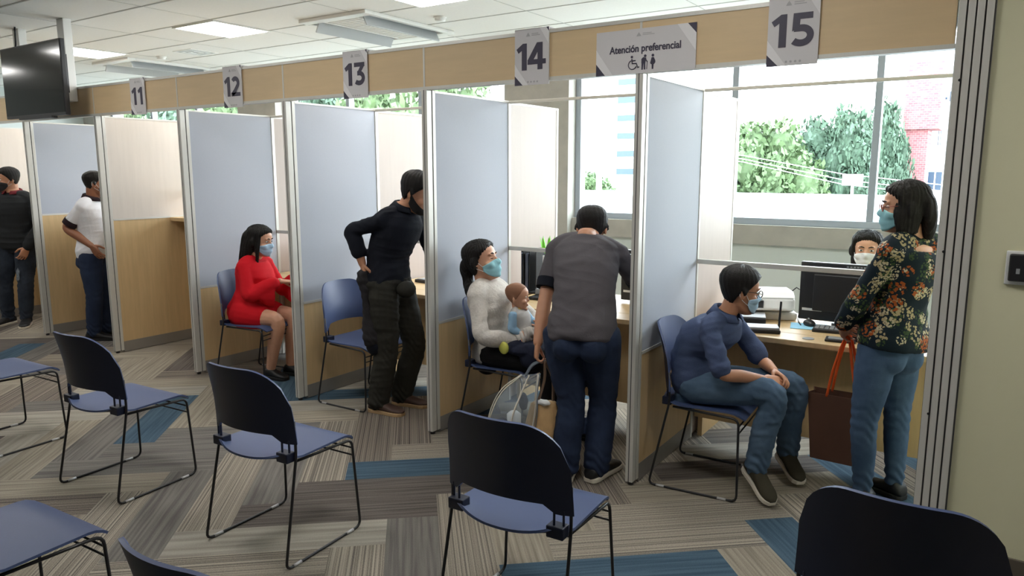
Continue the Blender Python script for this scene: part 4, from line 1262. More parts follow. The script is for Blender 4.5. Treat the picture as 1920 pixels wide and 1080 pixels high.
def shoe(mb_u, mb_s, ankle, toe, heel_drop, S=1.0, length=.27, wid=.047, high=.0):
    """ankle joint, toe direction (3D), sole normal follows; heel_drop = ankle height above the sole"""
    d = unit(toe); up = unit(V(0, 0, 1) - d * d[2]); r = np.cross(d, up)
    o = np.asarray(ankle, float) - up * heel_drop
    Q = lambda x, y, z: o + r * x + d * y + up * z
    L = length * S
    prof = [(-.26, .55, .35), (-.22, .85, .72), (-.12, 1.0, 1.0), (.05, .95, .95), (.22, .92, .70), (.40, 1.02, .50), (.55, 1.04, .42), (.66, .86, .34), (.735, .45, .22)]
    H = (.085 + high) * S
    mb_u.loft([oval(Q(0, y * L, .012 + hh * H * .5), r, up, w * wid * S, hh * H * .5, 20, 2.6) for y, w, hh in prof])
    if high: capsule(mb_u, [Q(0, -.04 * L, .03), Q(0, -.05 * L, heel_drop + .03)], [.040 * S, .042 * S], 14, 3)
    out = []
    for y, w, hh in prof: out.append((y * L, w * wid * S * 1.06))
    poly = [(x, y) for y, x in out] + [(-x, y) for y, x in reversed(out)]
    mb_s.prism(poly, Q(0, 0, -.004), r, d, up * .026)
    return Q

def person(key, J, label, skin, S=1.0, sex='m', base=None, headk=1.0, face=None, headup=(0, 0, 1), hair='short', hairm=None, hair_thick=.012, eyes='open',
           top=None, bottom=None, shoes=None, mask=None, spec=None, hands=None, belly=0.0, bare_leg=False, legs=True, neckr=.056, cat='person', locks=None, baby=False, limbk=1.0):
    J = {k: V(*v) for k, v in J.items()}
    base = V(*base) if base is not None else V(J['pv'][0], J['pv'][1], 0)
    root = empty('person', base, 0, label, cat)
    prof = MALE if sex == 'm' else FEM
    ls = S * limbk
    H = Frame(J['hd'], face, headup, headk)
    # --- skin: one continuous body
    b = MB()
    trunk(b, J, S, -.007 if top else 0, prof=prof, belly=belly)
    for s in 'rl':
        shoulder(b, J, s, S, -.017)
        limb(b, J['s' + s], J['e' + s], J['w' + s], [.046*ls, .043*ls, .037*ls, .039*ls, .026*ls])
        if legs:
            limb(b, J['h' + s], J['k' + s], J['a' + s], [.088*ls, .080*ls, .056*ls, .056*ls, .037*ls])
            t = unit(J['t' + s]) if 't' + s in J else unit(face)
            dn = unit(V(0, 0, -1) + t * t[2]) * min(1, S); capsule(b, [J['a' + s] + dn * .03 - t * .015, J['a' + s] + dn * .050 + t * .05, J['a' + s] + dn * .060 + t * .12], [.028*ls, .024*ls, .015*ls], 10, 3)
    capsule(b, [J['nk'] - unit(H.o - J['nk']) * .03, (J['nk'] + H(0, -.015, -.07)) / 2, H(0, -.018, -.03)], [neckr*S*1.1, neckr*S, neckr*S], 14, 4)
    head_shape(b, H, baby)
    co, F = remesh(b, .0035 if baby else .0055, 2)
    # eye sockets
    for s in (-1, 1):
        c = H(s * .031, .092, .010); w = np.exp(-((co - c) ** 2).sum(1) / (2 * (.011 * headk) ** 2))
        co = co - H.f * (.008 * headk * w)[:, None]
    mb = MB(); mb.add(co - base, F)
    if hands:
        for s in 'rl':
            if s in hands:
                hd = hands[s]
                hco, hF = hand_mesh(J['w' + s], V(*hd['d']), V(*hd['p']), hd.get('k', .95 * S), hd.get('curl', .5), hd.get('spread', .1), s == 'r', hd.get('thumb', .5))
                mb.add(hco - base, hF)
    body = mb.build('body', skin, root, smooth=True)
    # --- head things
    hairm = hairm or MAT['hair']
    head_parts(H, root, base, hairm, skin, eyes, baby=baby)
    if hair:
        hv, hf = hair_cap(H, hair, hair_thick, seed=len(label), baby=baby)
        if locks:
            q = MB(); q.add(hv, hf)
            for pts, ab in locks:
                line = bez([H(*p) if len(p) == 3 else p for p in pts], 6)
                A = np.interp(np.linspace(0, 1, len(line)), np.linspace(0, 1, len(ab)), [a for a, b in ab]); B = np.interp(np.linspace(0, 1, len(line)), np.linspace(0, 1, len(ab)), [b for a, b in ab])
                q.loft([oval(c, H.r, unit(np.cross(H.r, line[min(i + 1, len(line) - 1)] - line[max(i - 1, 0)])), a, b, 20) for i, (c, a, b) in enumerate(zip(line, A, B))])
            hv, hf = remesh(q, .006, 2)
            az = np.arctan2((hv - H.o) @ H.r, (hv - H.o) @ H.f)
            hv = hv + normals(hv, hf) * (.0022 * np.sin(az * 34 + (hv @ H.u) * 9) + .0015 * np.sin(az * 71))[:, None]
        make('hair', hv, hf, hairm, root, base)
    if mask: face_mask(H, root, base, mask)
    if spec: glasses(H, root, base, spec)
    # --- clothes
    if top:
        g = MB(); o = top.get('off', .014)
        trunk(g, J, S, o, top.get('hem', -.02), top.get('neck', .985), prof, belly, top.get('flare', 0))
        for s in 'rl':
            shoulder(g, J, s, S, o * .8)
            sh, el, wr = J['s' + s], J['e' + s], J['w' + s]
            lg = top.get('sleeve', 1.0)
            f = top.get('cuff', 0.0)
            if lg <= 1.0:
                e = sh + (el - sh) * lg
                oa = o * .55; capsule(g, [sh, (sh + e) / 2, e], [.047*ls + oa, .045*ls + oa + f*.3, .042*ls + oa + f], 14, 4)
            else:
                e = el + (wr - el) * (lg - 1)
                oa = o * .55; R = [.047*ls + oa, .044*ls + oa, .040*ls + oa + f*.3, .040*ls + oa + f*.6, (.040 - .013*(lg - 1))*ls + oa + f]
                limb(g, sh, el, e, R)
            if top.get('bell'):
                d = unit(e - el); dn = V(0, 0, -1)
                g.loft([oval(el, unit(np.cross(d, dn)), unit(np.cross(d, np.cross(d, dn))), .055, .06, 16), oval(el + (e - el) * .6 + dn * .04, unit(np.cross(d, dn)), dn, .05, .09, 16), oval(e + dn * .07, unit(np.cross(d, dn)), dn, .055, .12, 16)])
        if top.get('skirt'):
            for s in 'rl':
                hp, kn = J['h' + s], J['k' + s]
                e = hp + (kn - hp) * top['skirt']
                capsule(g, [hp, (hp + e) / 2, e], [.125*ls, .115*ls, .098*ls], 16, 4)
            c = (J['hr'] + J['hl']) / 2; k2 = c + ((J['kr'] + J['kl']) / 2 - c) * top['skirt'] * .97
            capsule(g, [c, k2], [.11*ls, .085*ls], 14, 4)
        if top.get('extra'): top['extra'](g)
        gc, gF = remesh(g, .004 if baby else .0075, 3)
        gc = folds(gc, gF, top.get('amp', .0035), top.get('freq', 26), seed=len(label))
        shirt = make(top['name'], gc, gF, top['m'], root, base)
        if top.get('collar'):
            cm = top.get('collar_m', top['m'])
            at = spine(J); c, lat, fw, ax = at(1.0)
            ax = unit(H(0, -.015, -.06) - J['nk']) * .6 + ax * .4
            nu = 40; P = np.zeros((nu, 4, 3))
            for i in range(nu):
                a = math.radians(18 + 324 * i / (nu - 1))
                dv = fw * math.cos(a) + lat * math.sin(a)
                rr = neckr * S + .010
                up = .042 - .014 * math.cos(a)
                P[i, 0] = c + dv * (rr + .006) + ax * .0 - fw * .004
                P[i, 1] = c + dv * (rr + .004) + ax * up
                P[i, 2] = c + dv * (rr + .014) + ax * (up - .006)
                P[i, 3] = c + dv * (rr + .028) - ax * .004 + fw * (.016 * max(0, math.cos(a)))
            q = MB(); q.sheet(P - base, .004); q.build('collar', cm, shirt, smooth=True)
        if top.get('band'):
            for s in 'rl':
                sh, el = J['s' + s], J['e' + s]; lg = top['sleeve']
                e = sh + (el - sh) * (lg + .08); d = unit(el - sh)
                q = MB(); R = .042*ls + o * .55 + top.get('cuff', 0) + .0035
                q.tube([e - d * .022 - base, e + d * .0 - base, e + d * .030 - base], [R * .99, R, R * .97], 20); q.build('sleeve_band', top['band'], shirt, smooth=True, auto=50)
    if bottom:
        g = MB(); o = bottom.get('off', .010)
        trunk(g, J, S, o, -.16, bottom.get('waist', .16), prof, belly * .6)
        for s in 'rl':
            hp, kn, an = J['h' + s], J['k' + s], J['a' + s]
            e = kn + (an - kn) * bottom.get('len', 1.0)
            w = bottom.get('w', .0)
            limb(g, hp, kn, e, [.092*ls + o, .083*ls + o, .060*ls + o + w*.3, .056*ls + o + w*.6, .042*ls + o + w])
            if bottom.get('seat', True):
                at = spine(J); c, lat, fw, ax = at(0.0)
                g.ellipsoid(c + lat * (.072 * S * (1 if s == 'r' else -1)) - fw * .050 * S - ax * .075, V(.085, .085, .085) * S, None, 14, 10)
        gc, gF = remesh(g, .004 if baby else .0075, 3)
        gc = folds(gc, gF, bottom.get('amp', .003), bottom.get('freq', 30), seed=len(label) + 1)
        # creases gathered at knee and ankle
        n = normals(gc, gF)
        for s in 'rl':
            for jn, amp in (('k', .0035), ('a', .006)):
                c = J[jn + s]; axis = unit(J['k' + s] - J['a' + s]); dd = gc - c
                w = np.exp(-(dd ** 2).sum(1) / (2 * .07 ** 2)); gc = gc + n * (amp * w * np.sin(dd @ axis * 120 + dd[:, 0] * 45 + dd[:, 1] * 38 + 2.5 * np.sin(dd[:, 0] * 40 + dd[:, 1] * 31)))[:, None]
        make(bottom['name'], gc, gF, bottom['m'], root, base)
    if shoes:
        for s in 'rl':
            u, so = MB(), MB()
            shoe(u, so, J['a' + s], J['t' + s], shoes.get('drop_' + s, shoes.get('drop', .078)), S * shoes.get('k', 1.0), shoes.get('len', .27), shoes.get('wid', .047), shoes.get('high', 0))
            c2, f2 = remesh(u, .006, 3)
            sh = make('shoe', c2, f2, shoes['m'], root, base)
            so.v = [a - base for a in so.v]; so.build('sole', shoes['sole'], sh, bevel=.006)
    return root, H, J, base

# materials of the clothes
DEN = dict(
    dark=denim('dark_denim', (34, 44, 66), (46, 58, 82)), mid=denim('mid_denim', (70, 92, 116), (92, 114, 136)), blue=denim('blue_denim', (62, 84, 112), (84, 106, 134)),
    torn=denim('washed_black_denim', (38, 44, 54), (60, 68, 80)), olive=fabric('olive_black_trousers', (48, 47, 42), .1), black=fabric('black_leggings', (20, 20, 22), .1))
TOP = dict(
    black=fabric('black_shirt_cloth', (24, 27, 36), .1), grey=fabric('charcoal_tee_cloth', (88, 84, 88), .06), white=fabric('white_polo_cloth', (226, 226, 230), .03),
    red=fabric('red_dress_cloth', (206, 24, 36), .06), blue=fabric('slate_blue_shirt_cloth', (70, 82, 112), .08), jacket=fabric('dark_jacket_cloth', (42, 44, 46), .12),
    band=fabric('dark_trim_cloth', (46, 34, 38), .05), maroon=fabric('maroon_collar_cloth', (112, 40, 46), .08), cream=fabric('pale_top_cloth', (200, 196, 190), .1))
def knit():
    m = fabric('speckled_cream_knit', (206, 200, 192), .10, sc=90, b=.5); return m
def floral():
    m = bpy.data.materials.new('floral_blouse_cloth'); m.use_nodes = True
    nt = m.node_tree; p = nt.nodes['Principled BSDF']; p.inputs['Roughness'].default_value = .8; p.inputs['Specular IOR Level'].default_value = .2
    tc = nt.nodes.new('ShaderNodeTexCoord')
    def clusters(scale, seed, size, petal):
        mp = nt.nodes.new('ShaderNodeMapping'); mp.inputs['Location'].default_value = (seed, seed * 1.7, seed * .6); nt.links.new(tc.outputs['Object'], mp.inputs[0])
        v1 = nt.nodes.new('ShaderNodeTexVoronoi'); v1.inputs['Scale'].default_value = scale; nt.links.new(mp.outputs[0], v1.inputs['Vector'])
        v2 = nt.nodes.new('ShaderNodeTexVoronoi'); v2.inputs['Scale'].default_value = petal; nt.links.new(mp.outputs[0], v2.inputs['Vector'])
        a = nt.nodes.new('ShaderNodeMath'); a.operation = 'LESS_THAN'; a.inputs[1].default_value = size; nt.links.new(v1.outputs['Distance'], a.inputs[0])
        b = nt.nodes.new('ShaderNodeMath'); b.operation = 'LESS_THAN'; b.inputs[1].default_value = .50; nt.links.new(v2.outputs['Distance'], b.inputs[0])
        c = nt.nodes.new('ShaderNodeMath'); c.operation = 'MULTIPLY'; nt.links.new(a.outputs[0], c.inputs[0]); nt.links.new(b.outputs[0], c.inputs[1])
        return c, v2
    prev = None
    base = nt.nodes.new('ShaderNodeRGB'); base.outputs[0].default_value = (*srgb(22, 34, 42), 1); prev = base.outputs[0]
    for scale, seed, size, petal, ca in ((12, 3.1, .42, 75, (58, 76, 46)), (11, 1.3, .44, 72, (168, 152, 116)), (9, 7.7, .36, 66, (158, 82, 38)), (13, 5.2, .33, 92, (190, 178, 148))):
        c, v2 = clusters(scale, seed, size, petal)
        mx = nt.nodes.new('ShaderNodeMix'); mx.data_type = 'RGBA'
        mx.inputs[7].default_value = (*srgb(*ca), 1)
        nt.links.new(c.outputs[0], mx.inputs[0]); nt.links.new(prev, mx.inputs[6]); prev = mx.outputs[2]
    nt.links.new(prev, p.inputs['Base Color'])
    return m
MAT['shoe_brown'] = mat('brown_shoe', srgb(72, 52, 44), .6); MAT['shoe_black'] = mat('black_shoe', srgb(22, 22, 24), .5); MAT['shoe_olive'] = fabric('olive_sneaker', (62, 58, 46), .1)
MAT['sole_white'] = mat('pale_sole', srgb(214, 206, 190), .7); MAT['sole_tan'] = mat('tan_sole', srgb(180, 150, 110), .7); MAT['sole_black'] = mat('black_sole', srgb(20, 20, 20), .7)
MAT['ring_metal'] = mat('glasses_frame', (.03, .02, .02), .3)
MAT['rose_frame'] = mat('rose_glasses_frame', srgb(140, 72, 58), .3, metal=.3)
POSE = {
 'boy': dict(pv=(-1.27, .26, .55), nk=(-1.145, .255, .905), mid=(-1.30, .26, .74), hd=(-1.075, .275, 1.035), hr=(-1.25, .17, .535), hl=(-1.25, .35, .535), sr=(-1.165, .10, .855), sl=(-1.14, .42, .845),
    er=(-1.075, .045, .665), wr=(-.92, .22, .615), el=(-.99, .43, .66), wl=(-.90, .335, .635), kr=(-.865, .19, .555), kl=(-.83, .46, .54), ar=(-.93, .215, .165), al=(-.86, .56, .150),
    tr=(.66, -.62, -.36), tl=(.50, -.66, -.20)),
 'floral': dict(pv=(-.40, .49, .83), nk=(-.355, .515, 1.315), hd=(-.392, .50, 1.465), hr=(-.365, .575, .80), hl=(-.445, .41, .80), sr=(-.255, .655, 1.265), sl=(-.420, .360, 1.265),
    er=(-.37, .73, 1.02), wr=(-.56, .62, .92), el=(-.535, .345, 1.035), wl=(-.615, .44, .885), kr=(-.36, .605, .44), kl=(-.475, .375, .44), ar=(-.345, .60, .085), al=(-.465, .42, .085),
    tr=(-.85, .50, 0), tl=(-.95, .25, 0)),
 'grey': dict(pv=(-1.765, -.11, .80), nk=(-1.905, .19, 1.275), mid=(-1.80, -.02, 1.05), hd=(-1.955, .345, 1.305), hr=(-1.665, -.07, .78), hl=(-1.865, -.14, .78), sr=(-1.735, .25, 1.175), sl=(-2.045, .10, 1.20),
    el=(-2.035, -.03, .955), wl=(-2.00, -.16, .735), er=(-1.66, .44, .97), wr=(-1.76, .62, .80), kr=(-1.70, .02, .42), kl=(-1.835, -.09, .42), ar=(-1.70, -.04, .085), al=(-1.83, -.15, .085),
    tr=(.10, .98, 0), tl=(-.30, .95, 0)),
 'mother': dict(pv=(-2.585, .30, .535), nk=(-2.645, .245, .955), hd=(-2.655, .235, 1.085), hr=(-2.55, .205, .52), hl=(-2.555, .39, .52), sr=(-2.60, .10, .885), sl=(-2.625, .405, .88),
    er=(-2.515, .045, .665), wr=(-2.375, .255, .605), el=(-2.44, .50, .70), wl=(-2.30, .36, .66), kr=(-2.16, .22, .51), kl=(-2.16, .43, .51), ar=(-2.13, .21, .085), al=(-2.12, .44, .085), tr=(1, 0, 0), tl=(1, .1, 0)),
 'black': dict(pv=(-3.42, .215, .86), nk=(-3.315, .255, 1.385), hd=(-3.235, .30, 1.485), mid=(-3.43, .225, 1.08), hr=(-3.395, .135, .83), hl=(-3.41, .315, .83), sr=(-3.345, .075, 1.315), sl=(-3.345, .43, 1.31),
    er=(-3.56, .03, 1.245), wr=(-3.50, .055, 1.025), el=(-3.28, .52, 1.05), wl=(-3.12, .56, .86), kr=(-3.385, .14, .44), kl=(-3.335, .36, .44), ar=(-3.455, .12, .08), al=(-3.43, .33, .08), tr=(.98, .12, 0), tl=(.97, .22, 0)),
 'red': dict(pv=(-4.965, .235, .535), nk=(-4.93, .28, .945), hd=(-4.885, .31, 1.085), hr=(-4.925, .15, .52), hl=(-4.97, .325, .52), sr=(-4.885, .145, .89), sl=(-4.965, .425, .885),
    er=(-4.79, .11, .685), wr=(-4.70, .335, .775), el=(-4.83, .46, .68), wl=(-4.68, .47, .785), kr=(-4.625, .235, .475), kl=(-4.665, .42, .475), ar=(-4.735, .235, .085), al=(-4.70, .40, .085), tr=(.94, .25, -.05), tl=(.94, .33, -.05)),
 'polo': dict(pv=(-7.33, .245, .84), nk=(-7.32, .265, 1.36), hd=(-7.285, .285, 1.505), hr=(-7.27, .175, .82), hl=(-7.38, .305, .82), sr=(-7.25, .125, 1.29), sl=(-7.43, .39, 1.29),
    er=(-7.36, .03, 1.10), wr=(-7.17, .145, .93), el=(-7.30, .55, 1.08), wl=(-7.15, .50, .95), kr=(-7.255, .17, .43), kl=(-7.34, .31, .43), ar=(-7.28, .15, .08), al=(-7.33, .31, .08), tr=(.80, .60, 0), tl=(.70, .70, 0)),
 'jacket': dict(pv=(-8.66, .12, .87), nk=(-8.63, .125, 1.40), hd=(-8.655, .10, 1.535), hr=(-8.75, .07, .84), hl=(-8.58, .165, .84), sr=(-8.79, .03, 1.32), sl=(-8.475, .225, 1.31),
    er=(-8.86, .02, 1.05), wr=(-8.80, -.10, .86), el=(-8.41, .25, 1.05), wl=(-8.44, .12, .84), kr=(-8.80, .02, .44), kl=(-8.56, .12, .44), ar=(-8.83, .03, .08), al=(-8.60, .11, .08), tr=(.45, -.90, 0), tl=(.85, -.52, 0)),
 'worker': dict(pv=(-.74, 1.98, .52), nk=(-.74, 1.95, .97), hd=(-.735, 1.915, 1.115), hr=(-.84, 1.95, .50), hl=(-.64, 1.95, .50), sr=(-.90, 1.95, .87), sl=(-.58, 1.95, .87),
    er=(-.95, 1.82, .70), wr=(-.82, 1.60, .765), el=(-.53, 1.82, .70), wl=(-.66, 1.60, .765), kr=(-.84, 1.60, .50), kl=(-.64, 1.60, .50), ar=(-.84, 1.66, .085), al=(-.64, 1.66, .085), tr=(0, -1, 0), tl=(0, -1, 0)),
 'baby': dict(pv=(-2.375, .275, .645), nk=(-2.415, .27, .805), hd=(-2.412, .268, .878), hr=(-2.35, .235, .635), hl=(-2.355, .315, .635), sr=(-2.40, .205, .775), sl=(-2.41, .335, .775),
    er=(-2.40, .195, .70), wr=(-2.345, .235, .655), el=(-2.37, .355, .72), wl=(-2.30, .33, .72), kr=(-2.285, .215, .690), kl=(-2.275, .33, .69), ar=(-2.325, .195, .628), al=(-2.265, .30, .625), tr=(.80, -.25, -.40), tl=(.85, .1, -.4)),
}
# the boy on the chair in booth 15
person('boy', POSE['boy'], 'seated boy with glasses, slate blue shirt and jeans, hands clasped on his knees', MAT['skin_tan'], S=.84, headk=.96, face=(.80, .60, -.16), hair='short', hair_thick=.016,
       top=dict(name='shirt', m=TOP['blue'], sleeve=.86, cuff=.010, hem=-.12, collar=True, amp=.0055, freq=34, off=.018), bottom=dict(name='jeans', m=DEN['mid'], w=.014, waist=.12, amp=.0035, off=.010),
       shoes=dict(m=MAT['shoe_olive'], sole=MAT['sole_white'], len=.30, high=.02, k=1.05), mask=MAT['surgical_pale'], spec=MAT['ring_metal'],
       hands=dict(r=dict(d=(.85, .48, -.10), p=(-.3, .5, -.8), curl=.55), l=dict(d=(.80, -.45, -.25), p=(-.2, -.5, -.8), curl=.5)))
# the woman standing at the right
person('floral', POSE['floral'], 'standing woman in a dark floral blouse and blue jeans, beside the aluminium track', MAT['skin'], S=.95, sex='f', headk=.98, face=(-.96, -.27, -.05), hair='long', hair_thick=.017,
       locks=[([(0, -.03, .08), (0, -.085, .03), (0, -.10, -.06), (.02, -.10, -.15)], [(.06, .04), (.088, .04), (.088, .035), (.07, .024)]),
              ([(.05, -.02, .03), (.072, -.03, -.06), (.085, -.06, -.18), (.10, -.075, -.30), (.10, -.06, -.40)], [(.03, .05), (.03, .06), (.035, .045), (.03, .03), (.014, .014)]),
              ([(-.055, -.01, .03), (-.074, .0, -.04), (-.072, .0, -.12)], [(.022, .055), (.022, .06), (.014, .045)])],
       top=dict(name='blouse', m=floral(), sleeve=1.86, cuff=.010, hem=-.05, neck=.90, amp=.0055, freq=34, off=.020, flare=.012), bottom=dict(name='jeans', m=DEN['blue'], w=-.002, waist=.14, amp=.002, off=.006),
       shoes=dict(m=MAT['shoe_black'], sole=MAT['sole_black'], len=.24), mask=MAT['surgical'], spec=MAT['rose_frame'],
       hands=dict(l=dict(d=(.10, .75, -.5), p=(.6, .2, -.4), curl=.9), r=dict(d=(-.5, -.65, -.4), p=(.3, -.5, -.5), curl=.9)))
# the man bending over the desk of booth 14
person('grey', POSE['grey'], 'man in a charcoal tee bending over a desk, seen from behind, holding two bags', MAT['skin_tan'], S=.93, headk=1.0, face=(-.40, .86, -.42), hair='short', hair_thick=.012, belly=.02,
       top=dict(name='tee', m=TOP['grey'], sleeve=.62, cuff=.010, hem=-.10, amp=.005, freq=24, off=.020, flare=.014, band=TOP['black']), bottom=dict(name='jeans', m=DEN['dark'], w=.022, waist=.03, amp=.004, off=.010),
       shoes=dict(m=MAT['shoe_black'], sole=MAT['sole_white'], len=.33), limbk=1.08,
       hands=dict(l=dict(d=(.0, -.22, -1), p=(.75, .55, -.1), curl=1.0), r=dict(d=(-.3, .9, -.25), p=(0, -.2, -1), curl=.2)))
# the mother and the baby
person('mother', POSE['mother'], 'seated mother with closed eyes and mask in a speckled cream sweater, holding a baby', MAT['skin'], S=.94, sex='f', headk=1.05, face=(.94, .20, .22), hair='bun', hair_thick=.016, eyes='closed',
       locks=[([(0, -.06, .03), (0, -.10, -.02), (-.0, -.115, -.09), (.03, -.10, -.17), (.05, -.07, -.26)], [(.06, .04), (.055, .045), (.032, .032), (.034, .032), (.018, .018)])],
       top=dict(name='sweater', m=knit(), sleeve=1.92, cuff=.012, hem=-.16, amp=.005, freq=34, off=.016, flare=.012), bottom=dict(name='leggings', m=DEN['black'], w=.0, waist=.10, amp=.0015, off=.010),
       shoes=dict(m=MAT['shoe_black'], sole=MAT['sole_black'], len=.24), mask=MAT['surgical'],
       hands=dict(r=dict(d=(.92, .30, -.05), p=(-.1, .5, .8), curl=.6), l=dict(d=(.3, -.85, .2), p=(-.9, -.1, .2), curl=.5)))
rb, HB, JB, bb = person('baby', POSE['baby'], 'baby with pale blue sleeves held on the lap of the mother', MAT['skin'], S=.44, limbk=1.10, headk=.71, face=(.90, .42, -.02), hair='receded', hair_thick=.0025, hairm=mat('baby_hair', srgb(140, 98, 74), .8), eyes='open', baby=True, neckr=.060,
       top=dict(name='bodysuit', m=fabric('grey_bodysuit', (186, 184, 180), .08), sleeve=.05, hem=-.10, amp=.0015, off=.006), bottom=dict(name='trousers', m=fabric('baby_trousers', (196, 190, 182), .08), len=.85, waist=.2, amp=.001, off=.004, seat=False),
       hands=dict(r=dict(d=(.8, .3, -.4), p=(0, .8, -.3), curl=.7, k=.46), l=dict(d=(.8, -.3, 0), p=(0, -.8, -.3), curl=.7, k=.46)), shoes=dict(m=fabric('navy_bootie', (36, 46, 84), .1), sole=fabric('blue_bootie_sole', (92, 110, 150), .1), len=.22, k=.85, drop=.030, wid=.058))
for s in 'rl':
    q = MB(); sh, el, wr = JB['s' + s], JB['e' + s], JB['w' + s]
    limb(q, sh, el, el + (wr - el) * .75, [.031, .030, .028, .026, .023]); c2, f2 = remesh(q, .004, 2)
    tag(make('sleeve', folds(c2, f2, .001, 60, 4), f2, fabric('light_blue_sleeve', (150, 186, 214), .06), rb, bb), 'light blue sleeve')
q = MB(); at = spine(JB); c, lat, fw, ax = at(.97); q.loft([oval(c - ax * .012, lat, fw, .050, .042, 18), oval(c + ax * .012, lat, fw, .040, .036, 18)]); q.v = [a - bb for a in q.v]
tag(q.build('collar', fabric('yellow_collar', (226, 196, 92), .06), rb, smooth=True), 'yellow collar')
# the man in the black shirt
pb, HBk, JBk, b0 = person('black', POSE['black'], 'bearded man in a black shirt and dark trousers looking down', MAT['skin_tan'], S=.98, headk=1.04, face=(.86, .42, -.42), hair='short', hair_thick=.019,
       top=dict(name='shirt', m=TOP['black'], sleeve=1.62, cuff=.014, hem=-.0, collar=True, amp=.0055, freq=32, off=.014), bottom=dict(name='trousers', m=DEN['olive'], w=.020, waist=.10, amp=.006, off=.016),
       shoes=dict(m=MAT['shoe_brown'], sole=MAT['sole_tan'], len=.285),
       hands=dict(r=dict(d=(.12, .03, -1), p=(.5, .85, 0), curl=1.0), l=dict(d=(.75, .25, -.55), p=(0, 0, -1), curl=.35)))
bd = face_patch(HBk, -88, 88, lambda a: -.112 + .05 * (abs(a) / 88) ** 3, lambda a: -.074 + .070 * (abs(a) / 88) ** 1.6, .003) - b0
q = MB(); q.sheet(bd, .005); q.build('beard', MAT['hair'], pb, smooth=True)
q = MB(); q.tube([HBk(s * .03, .098, -.044) - b0 for s in (-1, 0, 1)], .004, 6); q.build('moustache', MAT['hair'], pb, smooth=True)
q = MB(); q.ellipsoid(V(-3.25, .20, .86) - b0, (.06, .07, .055)); q.build('belt_pouch', DEN['olive'], pb, smooth=True)
# the woman in red
person('red', POSE['red'], 'seated woman in a red dress with long black hair and a pale mask', MAT['skin'], S=.98, sex='f', headk=1.0, face=(.93, .38, -.16), hair='long', hair_thick=.014,
       locks=[([(0, -.03, .08), (0, -.09, .03), (0, -.105, -.06), (0, -.12, -.18), (0, -.125, -.30)], [(.06, .035), (.082, .04), (.085, .032), (.075, .022), (.045, .012)]),
              ([(.055, .02, .05), (.076, .025, -.02), (.076, .03, -.09), (.066, .035, -.17)], [(.014, .024), (.012, .022), (.012, .020), (.008, .010)]),
              ([(.05, -.04, .04), (.07, -.055, -.05), (.072, -.07, -.14)], [(.03, .045), (.025, .05), (.018, .04)])],
       top=dict(name='dress', m=TOP['red'], sleeve=1.78, cuff=.02, hem=-.16, neck=.95, amp=.0035, off=.014, bell=True, skirt=.46),
       shoes=dict(m=MAT['shoe_black'], sole=MAT['sole_black'], len=.23, k=.95), mask=MAT['surgical_pale'],
       hands=dict(r=dict(d=(.62, .75, -.10), p=(.1, .2, -1), curl=.35), l=dict(d=(.75, .55, -.12), p=(.1, .2, -1), curl=.35)))
# the two men on the left
person('polo', POSE['polo'], 'man in a white polo with dark trim and navy jeans, hand on his hip', MAT['skin_brown'], S=1.05, headk=1.0, face=(.40, .91, -.04), hair='short', hair_thick=.008, belly=.02,
       top=dict(name='polo_shirt', m=TOP['white'], sleeve=.66, cuff=.012, hem=-.08, freq=32, collar=True, collar_m=TOP['band'], band=TOP['band'], amp=.004, off=.014), bottom=dict(name='jeans', m=DEN['dark'], w=.010, waist=.12, amp=.003, off=.010),
       shoes=dict(m=MAT['shoe_black'], sole=MAT['sole_black'], len=.28), mask=MAT['mask_black'],
       hands=dict(r=dict(d=(.45, .30, -.80), p=(-.3, .9, .1), curl=.35), l=dict(d=(.5, .2, -.8), p=(-.3, -.9, 0), curl=.4)))
pj_, HJ, JJ, bj = person('jacket', POSE['jacket'], 'man with a black mask, dark sweatshirt and torn jeans at the left edge', MAT['skin_tan'], S=1.06, headk=1.0, face=(-.15, -.98, -.08), hair='short', hair_thick=.014,
       top=dict(name='sweatshirt', m=TOP['jacket'], sleeve=1.9, cuff=.012, hem=-.10, amp=.004, off=.026, collar=True, collar_m=TOP['maroon']), bottom=dict(name='torn_jeans', m=DEN['torn'], w=.008, waist=.10, amp=.004, off=.010),
       shoes=dict(m=MAT['shoe_black'], sole=MAT['sole_white'], len=.29), mask=MAT['mask_black'],
       hands=dict(r=dict(d=(.2, -.4, -.9), p=(.9, 0, 0), curl=.5), l=dict(d=(-.2, -.4, -.9), p=(-.9, 0, 0), curl=.5)))
for s, off in (('r', .0), ('l', .02)):
    hp, kn = JJ['h' + s], JJ['k' + s]
    d = unit(hp - kn); fw = unit(V(.35, -.93, 0)); r_ = unit(np.cross(d, fw)); c = kn + d * (.10 + off)
    P = np.zeros((7, 9, 3)); rg = np.random.default_rng(5); wr_ = rg.uniform(.45, 1.15, 9)
    for a in range(7):
        for b in range(9):
            x, z = (a - 3) / 3, (b - 4) / 4
            w = (.030 * math.sqrt(max(0, 1 - z * z)) + .002) * wr_[b]
            ang = x * w / .082
            P[a, b] = c + d * z * .07 + r_ * .082 * math.sin(ang) + fw * (.082 * math.cos(ang) + .012 + rg.uniform(-.002, .002)) - bj
    q = MB(); q.sheet(P, .004); tag(q.build('worn_patch', fabric('frayed_white_threads', (112, 120, 128), .35, 60), pj_, smooth=True), 'frayed pale patch on the thigh')
